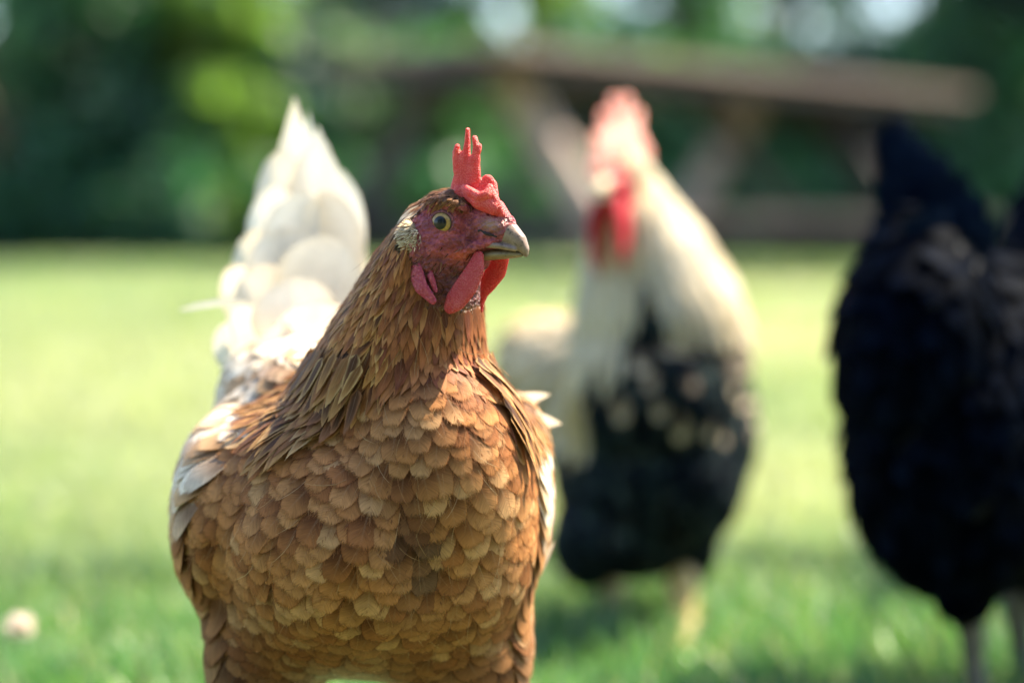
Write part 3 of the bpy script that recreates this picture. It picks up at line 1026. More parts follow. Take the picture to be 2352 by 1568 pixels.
    colr = colr * (1 - hs) + np.array((0.36, 0.20, 0.16)) * hs
    set_attr(me, 'Col', colr)
    obj('body', me, M_BODY, root)

    # --- where things are on the bird (metres, own frame)
    neck_axis_top = H(-8, 0, -20)
    cx = -0.075

    def z_px(py, d=1.05): return CAM_H - (py - 520) / FPX * d

    def neck_zone(P):
        """the hackle cape: neck down to the shoulders"""
        f, s, u = head_co(P)
        px = 1176 + P[:, 0] * FPX / np.maximum(P[:, 1], 0.5)
        low = np.interp(px, [590, 625, 650, 770, 900, 1000, 1110, 1150, 1190], [z_px(v) for v in (600, 960, 1030, 950, 845, 825, 850, 950, 990)])
        low = np.where(P[:, 1] > 1.09, z_px(960), low)
        return (P[:, 2] > low) & (P[:, 1] < 1.105)

    # --- breast, back, thighs
    def spacing_body(P):
        small = np.clip((P[:, 2] - z_px(1080)) / 0.05, 0, 1)
        return (0.0070 - 0.0022 * small) * np.where(np.abs(P[:, 0] - cx) > 0.075, 0.8, 1.0)

    Pb, Nb = sk.scatter(40000, spacing_body, lambda P, N: ~neck_zone(P))
    D = nrm(Pb - W(960, 820, 1.06)) * np.array((0.75, 0.5, 0.5)) + np.array((0, 0.55, -0.75))
    D[:, 0] += (Pb[:, 0] - (-0.05)) * 3.0
    Tb = rand_tilt(tangent(D, Nb), Nb, 0.16)
    n = len(Pb)
    lat = Pb[:, 0] - cx
    leftw = (Pb[:, 0] < W(600, 1100, 1.09)[0]) & (Pb[:, 1] > 1.045)
    rightw = (Pb[:, 0] > W(1150, 1100, 1.09)[0]) & (Pb[:, 1] > 1.05)
    back = (Pb[:, 1] > 1.10) | ((Pb[:, 0] < W(680, 1000, 1.09)[0]) & (Pb[:, 2] > z_px(1060) + 0.02 * rng.normal(size=len(Pb))) & (Nb[:, 1] > -0.25))
    fl = (Pb[:, 2] < z_px(1380)) & ~leftw & ~rightw
    col = pick([(0.42, 0.180, 0.062), (0.48, 0.225, 0.086), (0.33, 0.128, 0.044), (0.55, 0.30, 0.135)], n, [0.35, 0.3, 0.2, 0.15], 0.06)
    rim = np.where(rng.random((n, 1)) < 0.82, col * np.array((0.55, 0.38, 0.28)), col * np.array((1.15, 1.08, 0.98)))
    top = np.clip((Pb[:, 2] - z_px(1010)) / 0.03, 0, 1)[:, None] * (rng.random((n, 1)) < 0.55)
    col = col * (1 - top * 0.5) + np.array((0.24, 0.085, 0.035)) * top * 0.5
    rim = rim * (1 - top * 0.4) + np.array((0.16, 0.05, 0.025)) * top * 0.4
    white = pick([(0.76, 0.65, 0.50), (0.82, 0.73, 0.60), (0.55, 0.36, 0.20), (0.68, 0.53, 0.36)], n, [0.34, 0.34, 0.14, 0.18], 0.05)
    pale = leftw | rightw | back
    blotch = vnoise(Pb[:, 0] + Pb[:, 1] + 5, Pb[:, 2] + Pb[:, 1] * 0.7 + 5, 0.028, 11)
    wl = np.where(pale, np.clip(0.6 + 1.9 * (blotch - 0.42) + 0.5 * back, 0.0, 1), 0)[:, None]
    hi_ = np.clip((Pb[:, 2] - z_px(1210)) / (z_px(1030) - z_px(1210)) + 0.5 * (blotch - 0.5), 0, 1)
    wl = wl * np.where(Pb[:, 1] < 1.13, 0.15 + 0.85 * hi_, 1.0)[:, None]
    wl = np.where(Pb[:, 1:2] > 1.12, np.clip(wl + 0.35, 0, 1), wl * rng.uniform(0.8, 1.0, (len(Pb), 1)))
    lowleft = (leftw & (Pb[:, 2] < z_px(1160)))[:, None]
    wl = np.where(lowleft, wl * 0.25, wl)
    col = col * (1 - wl) + white * wl
    rim = rim * (1 - wl) + (white * np.array((0.92, 0.82, 0.70))) * wl
    under_shade = np.clip((z_px(1240) - Pb[:, 2]) / 0.06, 0, 1)[:, None] * np.clip((0.0 - lat) / 0.05, 0, 1)[:, None]  # shade under the body painted into the lower feathers
    under_shade = np.maximum(under_shade, 1.0 * np.clip((z_px(1290) - Pb[:, 2]) / 0.055, 0, 1)[:, None])
    col = col * (1 - under_shade * np.array((0.52, 0.54, 0.52)))
    rim = rim * (1 - under_shade * np.array((0.52, 0.54, 0.52)))
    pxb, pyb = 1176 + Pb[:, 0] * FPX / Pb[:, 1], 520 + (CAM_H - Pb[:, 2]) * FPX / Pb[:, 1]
    crease_shade = (np.exp(-(((pxb - 950 - (pyb - 1190) * 0.08) / 46) ** 2 + ((pyb - 1195) / 120) ** 2)) * (Pb[:, 1] < 1.07))[:, None]      # shade of the breast crease painted into the feathers
    crease_shade = np.clip(crease_shade * 1.5, 0, 0.9) * rng.uniform(0.75, 1.0, (n, 1))
    col = col * (1 - crease_shade) + np.array((0.075, 0.035, 0.022)) * crease_shade
    rim = rim * (1 - crease_shade) + np.array((0.06, 0.028, 0.018)) * crease_shade
    fluff = (np.exp(-(((pxb - 810) / 90) ** 2)) * np.clip((pyb - 1490) / 40, 0, 1))[:, None]     # pale down between the thighs
    col = col * (1 - fluff) + np.array((0.58, 0.48, 0.36)) * fluff
    rim = rim * (1 - fluff) + np.array((0.62, 0.52, 0.40)) * fluff
    L = 0.0255 + 0.004 * rng.random(n) - 0.007 * np.clip((Pb[:, 2] - z_px(1080)) / 0.05, 0, 1)
    Wf = L * rng.uniform(0.62, 0.74, n)
    lift = rng.normal(0.135, 0.014, n).clip(0.09, 0.18)
    lift = np.where(fl, lift + 0.02, lift)
    kw = dict(shape='body', skin=sk, cup=0.035, curl=-0.025)

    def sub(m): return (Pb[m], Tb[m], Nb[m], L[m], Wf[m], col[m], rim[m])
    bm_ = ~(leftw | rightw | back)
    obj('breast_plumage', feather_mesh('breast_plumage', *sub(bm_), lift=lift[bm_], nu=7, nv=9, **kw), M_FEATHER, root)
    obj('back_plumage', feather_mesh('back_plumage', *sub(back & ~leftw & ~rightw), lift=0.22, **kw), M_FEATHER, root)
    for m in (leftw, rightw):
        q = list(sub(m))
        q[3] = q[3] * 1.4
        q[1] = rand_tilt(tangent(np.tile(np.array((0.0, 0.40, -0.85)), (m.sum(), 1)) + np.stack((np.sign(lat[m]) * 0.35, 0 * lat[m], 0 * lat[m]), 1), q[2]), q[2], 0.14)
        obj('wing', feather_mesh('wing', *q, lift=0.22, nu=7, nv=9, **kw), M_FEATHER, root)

    # soft fringe of free barbs round the outer half of every visible feather
    vis = np.where(Pb[:, 1] < 1.085)[0]
    kf = 13
    ii = np.repeat(vis, kf)
    ev = rng.uniform(0.45, 1.0, len(ii))
    es = np.where(rng.random(len(ii)) < 0.5, -1.0, 1.0)
    Bb = np.cross(Nb, Tb)
    wv = prof('body', ev)
    Pf_ = Pb[ii] + Tb[ii] * (L[ii] * (ev - 0.06))[:, None] + Bb[ii] * (es * wv * Wf[ii] * 0.46)[:, None]
    Tf_ = nrm(Tb[ii] * 0.9 + Bb[ii] * (es * (1.15 - ev) * rng.uniform(0.5, 1.2, len(ii)))[:, None])
    obj('feather_fringe', feather_mesh('feather_fringe', Pf_, Tf_, Nb[ii], rng.uniform(0.0022, 0.0042, len(ii)), rng.uniform(0.00022, 0.0004, len(ii)),
                                       rim[ii] * 0.5 + col[ii] * 0.5, rim[ii] * 0.5 + col[ii] * 0.5, 'hair', skin=sk, lift=0.0, nu=3, nv=3, cup=0.0, fray=0.0,
                                       h0=(lift[ii] * L[ii] * ev * 0.95)[:, None, None] + 0.0006), M_HACKLE, root)

    # --- hackle: long narrow feathers in layers down the neck
    def nk_sp(P):
        t = np.clip((P[:, 2] - z_px(1000)) / 0.10, 0, 1)
        return 0.0039 - 0.0025 * t

    def neck_keep(P, N):
        return neck_zone(P) & ~face_mask(P)
    Pn, Nn = sk.scatter(60000, nk_sp, neck_keep)
    n = len(Pn)
    t = np.clip((z_px(440) - Pn[:, 2]) / 0.125, 0, 1)               # 0 crown .. 1 shoulders
    away = Pn - H(8, 0, 12)
    D = nrm(away) * 1.0 + np.array((0, 0.1, -1.1)) * np.clip(t * 3, 0, 1)[:, None]
    D[:, 0] -= 0.55 * np.clip(t * 1.6 - 0.2, 0, 1) * np.clip((0.0 - (Pn[:, 0] + 0.055)) / 0.03, 0, 1)
    Tn = rand_tilt(tangent(D, Nn), Nn, 0.10 + 0.05 * t.mean())
    L = 0.006 + 0.020 * t ** 0.9
    L = L * rng.uniform(0.8, 1.25, n)
    Wn = (0.0015 + 0.0066 * t) * rng.uniform(0.8, 1.2, n)
    front = (Pn[:, 1] < 1.045) & (Pn[:, 0] > W(905, 800, 1.05)[0])
    col = pick([(0.34, 0.150, 0.050), (0.26, 0.105, 0.040), (0.38, 0.18, 0.06), (0.12, 0.05, 0.022)], n, [0.32, 0.28, 0.2, 0.2], 0.1)
    rim = pick([(0.46, 0.27, 0.105), (0.56, 0.37, 0.17), (0.33, 0.15, 0.06)], n, [0.42, 0.2, 0.38], 0.1)
    dm = (front & (t > 0.2))[:, None]
    colf = pick([(0.30, 0.12, 0.05), (0.38, 0.17, 0.07), (0.20, 0.07, 0.038), (0.44, 0.23, 0.11)], n, [0.38, 0.28, 0.2, 0.14], 0.1)
    col = np.where(dm, colf, col)
    rim = np.where(dm, colf * 0.8, rim)
    col = col * np.array((1.15, 0.98, 0.82))
    rim = rim * np.array((1.12, 0.98, 0.85))
    crown = np.clip(1 - t * 5, 0, 1)[:, None]
    col = col * (1 - crown * 0.8) + np.array((0.13, 0.055, 0.028)) * crown * 0.8
    rim = rim * (1 - crown * 0.8) + np.array((0.20, 0.09, 0.042)) * crown * 0.8
    f, s, u = head_co(Pn)
    pal = ((np.abs(f + 20) < 7) & (u > 4))[:, None] * (rng.random((n, 1)) < 0.6)         # pale patch at the back of the crown
    col = np.where(pal, np.array((0.70, 0.56, 0.38)), col)
    rim = np.where(pal, np.array((0.72, 0.60, 0.44)), rim)
    obj('neck_hackle', feather_mesh('neck_hackle', Pn, Tn, Nn, L, Wn, col, rim, 'hackle', lift=rng.normal(0.09, 0.02, n).clip(0.04, 0.2),
                                    skin=sk, nu=5, nv=8, cup=0.06, fray=0.03), M_HACKLE, root)
    # second, looser layer of long cape feathers at the shoulder edge
    Pc, Nc = sk.scatter(30000, lambda P: np.full(len(P), 0.0042), lambda P, N: neck_zone(P) & (P[:, 2] < z_px(800)) & ~((P[:, 1] < 1.04) & (P[:, 0] > W(850, 900, 1.05)[0]) & (P[:, 0] < W(1080, 900, 1.05)[0])))
    n = len(Pc)
    D = np.tile(np.array((0, 0.15, -1.0)), (n, 1))
    D[:, 0] = np.where(Pc[:, 0] < W(930, 900, 1.05)[0], -0.30, 0.14)
    Tc = rand_tilt(tangent(D, Nc), Nc, 0.12)
    col = pick([(0.24, 0.10, 0.034), (0.14, 0.058, 0.024), (0.34, 0.17, 0.056)], n, [0.4, 0.3, 0.3], 0.1)
    rim = pick([(0.44, 0.24, 0.09), (0.52, 0.33, 0.15), (0.26, 0.11, 0.045)], n, [0.42, 0.16, 0.42], 0.1)
    obj('shoulder_cape', feather_mesh('shoulder_cape', Pc, Tc, Nc, rng.uniform(0.022, 0.031, n), rng.uniform(0.0056, 0.0076, n), col, rim, 'hackle',
                                      lift=rng.normal(0.13, 0.03, n).clip(0.06, 0.2), skin=sk, nu=5, nv=9, cup=0.07, fray=0.03, h0=0.0048), M_HACKLE, root)

    # --- fine loose barbs over the plumage
    Pl, Nl = sk.scatter(20000, lambda P: np.full(len(P), 0.0075), lambda P, N: ~face_mask(P) & (P[:, 1] < 1.10) & (P[:, 2] < z_px(560)))
    n = len(Pl)
    D = nrm(Pl - W(960, 700, 1.06)) * np.array((0.8, 0.5, 0.5)) + np.array((0, 0.35, -0.75))
    Tl = rand_tilt(tangent(D, Nl), Nl, 0.35)
    up_ = np.clip((Pl[:, 2] - z_px(1000)) / 0.05, 0, 1)[:, None]
    col = pick([(0.50, 0.30, 0.14), (0.42, 0.21, 0.09), (0.60, 0.42, 0.24)], n, None, 0.1) * (1 - up_ * 0.25)
    obj('loose_barbs', feather_mesh('loose_barbs', Pl, Tl, Nl, rng.uniform(0.008, 0.018, n), rng.uniform(0.00018, 0.00034, n), col, col, 'hair',
                                    lift=0.14, curl=-0.03, nu=3, nv=5, cup=0.0, fray=0.0, h0=0.0025, sweep=rng.normal(0, 0.3, n)), M_HACKLE, root)

    # --- bristles round the bare face
    Pf, Nf = sk.scatter(26000, lambda P: np.full(len(P), 0.00155), lambda P, N: face_mask(P))
    f, s, u = head_co(Pf)
    dens = np.clip((-u - 11) / 10, 0, 0.95) * np.clip((16 - f) / 8, 0, 1) + np.where((u > 7) & (f < 16), 0.75, 0.0) + np.where(f < -11, 0.5, 0)
    dens = np.where((np.hypot(f, u) < 9.5), 0, dens)
    kp = rng.random(len(Pf)) < np.clip(dens, 0, 0.95)
    Pf, Nf = Pf[kp], Nf[kp]
    n = len(Pf)
    Tf = rand_tilt(tangent(np.tile(-Fv * 0.7 - Uv * 0.55, (n, 1)), Nf), Nf, 0.3)
    col = pick([(0.16, 0.07, 0.04), (0.30, 0.16, 0.09), (0.42, 0.28, 0.17), (0.09, 0.04, 0.03)], n, [0.4, 0.25, 0.1, 0.25])
    obj('face_bristles', feather_mesh('face_bristles', Pf, Tf, Nf, rng.uniform(0.0025, 0.0055, n), rng.uniform(0.0003, 0.0007, n), col, col, 'hair',
                                      lift=0.3, nu=3, nv=4, cup=0.0, fray=0.0), M_FEATHER, root)
    # ear tuft of pale down
    for s in (1, -1):
        c = H(-15.0, s * 16.6, -8.5)
        n = 1100
        d3 = nrm(rng.normal(size=(n, 3)))
        fr = np.stack((Fv, Sv * s, Uv), 1)
        loc = d3 * np.array((0.0058, 0.003, 0.0070))
        loc[:, 1] = np.abs(loc[:, 1])
        P = c + loc @ fr.T
        Nt = nrm((d3 * np.array((1, 1, 1))) @ fr.T + Sv * s * 0.5)
        T = rand_tilt(tangent(np.tile(-Fv * 0.8 - Uv * 0.6, (n, 1)), Nt), Nt, 0.35)
        col = pick([(0.62, 0.50, 0.34), (0.52, 0.38, 0.23), (0.72, 0.62, 0.47)], n, [0.4, 0.3, 0.3]) * (0.8 + 0.4 * np.clip(d3[:, 2:3] * 0.8 + 0.6, 0, 1)) * (0.8 + 0.4 * rng.random((n, 1)))
        obj('ear_tuft', feather_mesh('ear_tuft', P, T, Nt, rng.uniform(0.004, 0.0075, n), rng.uniform(0.0005, 0.0009, n), col, col, 'hackle', lift=0.3, nu=3, nv=5, cup=0.1), M_FEATHER, root)
        # eye, lids
        gaze = nrm(Sv * s * 0.95 + Fv * 0.20 - (0.12 * Sv * 0))
        ec = H(0, s * 10.4, 0)
        ve, fe = ICO3
        eb = bmesh.new()
        bmesh.ops.create_uvsphere(eb, u_segments=40, v_segments=24, radius=0.0068)
        me_e = bpy.data.meshes.new('eye')
        eb.to_mesh(me_e)
        eb.free()
        for v_ in me_e.vertices:
            v_.co = v_.co + Vector(ec)
        me_e.polygons.foreach_set('use_smooth', np.ones(len(me_e.polygons), dtype=bool))
        obj('eye', me_e, eye_material('amber_eye', gaze, ec, 0.0056), root)
        lb = Blobs()
        a1 = nrm(np.cross(gaze, Uv))
        a2 = np.cross(a1, gaze)
        lb.chain([ec + gaze * 0.0036 + (a1 * math.cos(a) * 0.0062 + a2 * math.sin(a) * 0.0058) for a in np.linspace(0, 2 * math.pi, 25)], [0.00085] * 25)
        obj('eyelid', lb.mesh('eyelid', 0.0003, 2), M_LID, root)
        # red ear lobe flap
        lo = Blobs()
        lo.chain([H(-13.5, s * 17.4, -17), H(-12.0, s * 19.0, -24), H(-8.5, s * 19.0, -32), H(-2.5, s * 17.2, -39)],
                 [mm(3.4, 1.2, 3.4), mm(4.8, 1.2, 4.8), mm(4.0, 1.2, 4.0), mm(2.2, 1.0, 2.2)], HF)
        lo.chain([H(-6.5, s * 15.2, -20), H(-4.5, s * 16.0, -27), H(-2, s * 15.4, -34)], [0.0012, 0.0018, 0.0012])
        obj('earlobe', lo.mesh('earlobe', 0.0005, 3), M_EARLOBE, root)

    # --- comb: upright blade with finger points and a folded front
    cb = Blobs()

    def plate(pts, rad, thick):
        cb.chain([Hp(x, y, s) for x, y, s in pts], [mm(r, thick, r) for r in rad], HF)
    plate([(1060, 432, 0), (1066, 400, 0), (1064, 365, 0)], [6.2, 5.4, 3.8], 2.6)
    plate([(1082, 432, 0), (1086, 400, 0), (1089, 370, 0)], [5.6, 4.6, 3.2], 2.6)
    plate([(1055, 392, 0.5), (1049, 362, 1), (1050, 345, 1.5)], [3.4, 2.2, 1.5], 2.2)
    plate([(1048, 352, 1.0), (1051, 338, 1.5)], [2.0, 1.4], 1.6)
    plate([(1071, 362, 0), (1074, 330, -0.5), (1075, 300, 0)], [2.4, 1.5, 1.0], 1.7)
    plate([(1093, 372, 0), (1095, 340, 0), (1091, 319, 0.5)], [2.6, 1.7, 1.2], 2.0)
    plate([(1098, 350, 0), (1101, 338, -0.5)], [1.8, 1.5], 1.6)
    plate([(1105, 440, -1), (1120, 420, -2.5), (1128, 428, -3), (1132, 450, -2)], [4.2, 4.0, 3.6, 3.4], 2.0)
    plate([(1060, 440, 0), (1100, 462, 0), (1140, 482, 0), (1160, 500, 0)], [4.0, 6.0, 5.2, 3.0], 4.2)
    # the fold hanging towards the near side
    cb.chain([Hp(1068, 432, 5), Hp(1082, 442, 7.5), Hp(1102, 453, 8.2), Hp(1120, 448, 7.0), Hp(1126, 432, 5.0)], [0.0019, 0.0024, 0.0024, 0.0024, 0.0020], HF)
    cb.chain([Hp(1076, 445, 4), Hp(1100, 462, 6.0), Hp(1135, 478, 5.0)], [mm(2.8, 3.2, 3), mm(3.6, 3.6, 4.5), mm(3, 2.6, 4)], HF)
    cb.chain([Hp(1126, 432, 4.0), Hp(1140, 462, 4.2), Hp(1156, 494, 3.0)], [0.0018, 0.0020, 0.0016], HF)
    obj('comb', cb.mesh('comb', 0.00045, 2), M_COMB, root)

    # --- wattles
    wb = Blobs()
    wb.chain([Hp(1100, 588, 8), Hp(1092, 620, 9.5), Hp(1072, 655, 10.5), Hp(1050, 685, 11), Hp(1036, 703, 11)],
             [mm(3.2, 1.6, 3.2), mm(5.4, 1.7, 5.2), mm(6.5, 1.8, 6.2), mm(6.2, 1.8, 5.8), mm(4.0, 1.5, 3.6)], HF)
    obj('wattle', wb.mesh('wattle', 0.0005, 3), M_WATTLE, root)
    wb = Blobs()
    wb.chain([Hp(1152, 594, -8), Hp(1140, 620, -10), Hp(1122, 648, -11), Hp(1112, 672, -11), Hp(1107, 696, -11), Hp(1106, 714, -11)],
             [mm(4.5, 1.4, 3), mm(6.0, 1.4, 6), mm(5.0, 1.4, 5.4), mm(2.6, 1.2, 3), mm(1.2, 1.0, 2), mm(0.8, 0.8, 1.4)], HF)
    obj('wattle', wb.mesh('wattle', 0.0005, 3), M_WATTLE, root)

    # --- beak
    ub = Blobs()
    ub.chain([H(21, 0, -3.0), H(27, 0, -3.6), H(33, 0, -6.0), H(38, 0, -9.5), H(41.0, 0, -13.2), H(41.6, 0, -15.6)],
             [mm(5, 7.0, 7.8), mm(5, 6.2, 7.6), mm(4.6, 5.0, 6.6), mm(3.6, 3.8, 4.8), mm(2.2, 2.3, 2.8), mm(1.2, 1.2, 1.6)], HF, 0.12)
    for s in (1, -1):
        ub.chain([H(12, s * 8.2, -13.0), H(22, s * 6.8, -10.8), H(30, s * 5.2, -11.6), H(37, s * 3.2, -13.2)], [0.0013, 0.0016, 0.0016, 0.0012])
    bk = obj('upper_beak', ub.mesh('upper_beak', 0.0005, 3), M_BEAK, root)
    for s in (1, -1):
        nb_ = Blobs()
        nb_.chain([H(19, s * 8.0, -3.8), H(23.5, s * 7.7, -5.4), H(28, s * 6.2, -6.8)], [mm(1.0, 0.9, 0.9), mm(1.2, 0.9, 0.9), mm(0.6, 0.6, 0.5)], HF)
        obj('nostril', nb_.mesh('nostril', 0.00025, 1), M_NOSTRIL, root)
    lbk = Blobs()
    lbk.chain([H(14, 0, -17), H(24, 0, -15.8), H(32, 0, -15.6), H(38.5, 0, -15.8)], [mm(4, 6.4, 2.6), mm(4, 5.4, 2.8), mm(3.4, 4.0, 2.4), mm(1.6, 1.8, 1.2)], HF, 0.12)
    obj('lower_beak', lbk.mesh('lower_beak', 0.0005, 3), M_BEAKLOW, root)

    # --- tail: a raised white fan, feather by feather
    cam_face = np.array((0.32, -0.92, 0.48))
    wc = [(0.90, 0.85, 0.74), (0.87, 0.79, 0.66), (0.91, 0.87, 0.78), (0.86, 0.77, 0.63)]
    tl = [  # base px and depth, tip px and depth, width, sweep
        ((730, 800, 1.27), (706, 258, 1.315), 0.024, 0.0), ((765, 820, 1.265), (778, 520, 1.31), 0.048, 0.04), ((755, 810, 1.262), (748, 385, 1.305), 0.058, 0.05),
        ((715, 800, 1.258), (668, 230, 1.30), 0.050, 0.01), ((740, 800, 1.25), (722, 296, 1.285), 0.064, 0.02), ((710, 800, 1.25), (640, 350, 1.28), 0.050, 0.0),
        ((700, 810, 1.243), (628, 430, 1.27), 0.054, -0.02), ((745, 820, 1.238), (740, 440, 1.25), 0.062, 0.03), ((722, 820, 1.235), (690, 440, 1.245), 0.066, 0.0),
        ((695, 820, 1.23), (588, 530, 1.26), 0.052, -0.06), ((710, 830, 1.225), (650, 520, 1.235), 0.066, -0.03), ((690, 830, 1.22), (538, 610, 1.245), 0.046, -0.08),
        ((735, 830, 1.218), (735, 540, 1.222), 0.064, 0.02), ((695, 835, 1.215), (590, 610, 1.22), 0.056, -0.04),
        ((680, 850, 1.205), (500, 755, 1.215), 0.046, -0.06), ((690, 850, 1.20), (540, 705, 1.205), 0.050, -0.06), ((720, 850, 1.197), (660, 640, 1.195), 0.064, -0.02),
        ((740, 880, 1.185), (730, 690, 1.18), 0.060, 0.0), ((690, 890, 1.185), (520, 825, 1.185), 0.042, -0.03), ((715, 900, 1.175), (610, 760, 1.17), 0.054, -0.03),
    ]
    for i, (bs, tp, wd, sw) in enumerate(tl):
        c = np.array(wc[i % 4]) * rng.uniform(0.95, 1.05)
        dpt = tp[2] - bs[2]
        free_feather('tail_feather', W(*bs), W(*tp), cam_face + np.array((rng.normal(0, 0.10), 0, rng.normal(0, 0.08))), wd, c, c * np.array((0.97, 0.92, 0.84)), M_WHITE, root,
                     'pointed' if i in (0, 3, 4) else 'tail', curl=rng.uniform(0.03, 0.09), cup=rng.uniform(0.08, 0.18), sweep=-sw * 0.5)
    # thin curved stray feather
    free_feather('tail_feather', W(600, 712, 1.20), W(475, 625, 1.205), (0.05, -1.0, 0.1), 0.0065, (0.88, 0.82, 0.70), (0.86, 0.78, 0.64), M_WHITE, root, 'tail', curl=0.02, cup=0.05, sweep=0.68)
    # stray pointed wing feathers on the right side
    for bs, tp, wd, sw in (((1165, 925, 1.13), (1258, 897, 1.145), 0.008, -0.10), ((1170, 955, 1.12), (1290, 967, 1.13), 0.012, -0.06), ((1160, 975, 1.125), (1255, 985, 1.13), 0.018, 0.05),
                           ((1150, 1000, 1.11), (1240, 1040, 1.12), 0.014, 0.05), ((1225, 1330, 1.09), (1270, 1240, 1.10), 0.005, -0.05)):
        free_feather('flight_feather', W(*bs), W(*tp), (0.1, -1, 0.5), wd, (0.80, 0.70, 0.55), (0.74, 0.58, 0.40), M_WHITE, root, 'pointed', curl=0.02, cup=0.15, sweep=sw)
    # --- legs
    for px in (690, 1020):
        hip = W(px, 1560, 1.085)
        obj('leg', leg_mesh(hip, (hip[0], 1.075, 0.0), 0.0055, (0.15, -1)), M_LEG, root)


def simple_head(O, Fv, root, scale, comb_pts, wattles, M_beak, comb_mat=None, red=None):
    """Bare red face, eyes, beak, comb and wattles for the birds further back."""
    Fv = nrm(np.array(Fv, float))
    Uv = np.array((0, 0, 1.0))
    Sv = np.cross(Uv, Fv) * -1
    HF = np.stack((Fv, Sv, Uv), 1)

    def H(f, s, u): return O + (f * Fv + s * Sv + u * Uv) * 0.001 * scale

    def mm(*r): return np.array(r) * 0.001 * scale
    fb = Blobs()
    fb.add(H(6, 0, -4), mm(20, 15.5, 14), HF).add(H(8, 0, -14), mm(15, 12, 12), HF).add(H(18, 0, -4), mm(12, 10, 10), HF)
    obj('face', fb.mesh('face', 0.0015, 3), red or M_WATTLE, root)
    bb = Blobs()
    bb.chain([H(22, 0, -4), H(30, 0, -5), H(38, 0, -9), H(43, 0, -14)], [mm(5, 7.5, 8), mm(5, 6.5, 7.5), mm(4, 4.5, 5), mm(1.6, 1.6, 2)], HF, 0.15)
    obj('upper_beak', bb.mesh('upper_beak', 0.001, 2), M_beak, root)
    lb = Blobs()
    lb.chain([H(20, 0, -14), H(30, 0, -15), H(38, 0, -16)], [mm(4, 6, 3), mm(4, 4.5, 2.6), mm(2, 2, 1.2)], HF, 0.15)
    obj('lower_beak', lb.mesh('lower_beak', 0.001, 2), M_beak, root)
    for s in (1, -1):
        eb = Blobs().add(H(4, s * 13.5, -1), mm(5, 4, 5), HF)
        c = H(4, s * 13.5, -1)
        obj('eye', eb.mesh('eye', 0.0008, 2), eye_material('amber_eye_far', nrm(Sv * s + Fv * 0.2), c, 0.005 * scale), root)
    cbm = Blobs()
    for pts, rad, th in comb_pts:
        cbm.chain([H(*p) for p in pts], [mm(r, th, r) for r in rad], HF)
    obj('comb', cbm.mesh('comb', 0.0011, 3), comb_mat or M_COMB, root)
    for pts, rad, th in wattles:
        w = Blobs()
        w.chain([H(*p) for p in pts], [mm(r, th, r) for r in rad], HF)
        obj('wattle', w.mesh('wattle', 0.0011, 3), red or M_WATTLE, root)
    return H


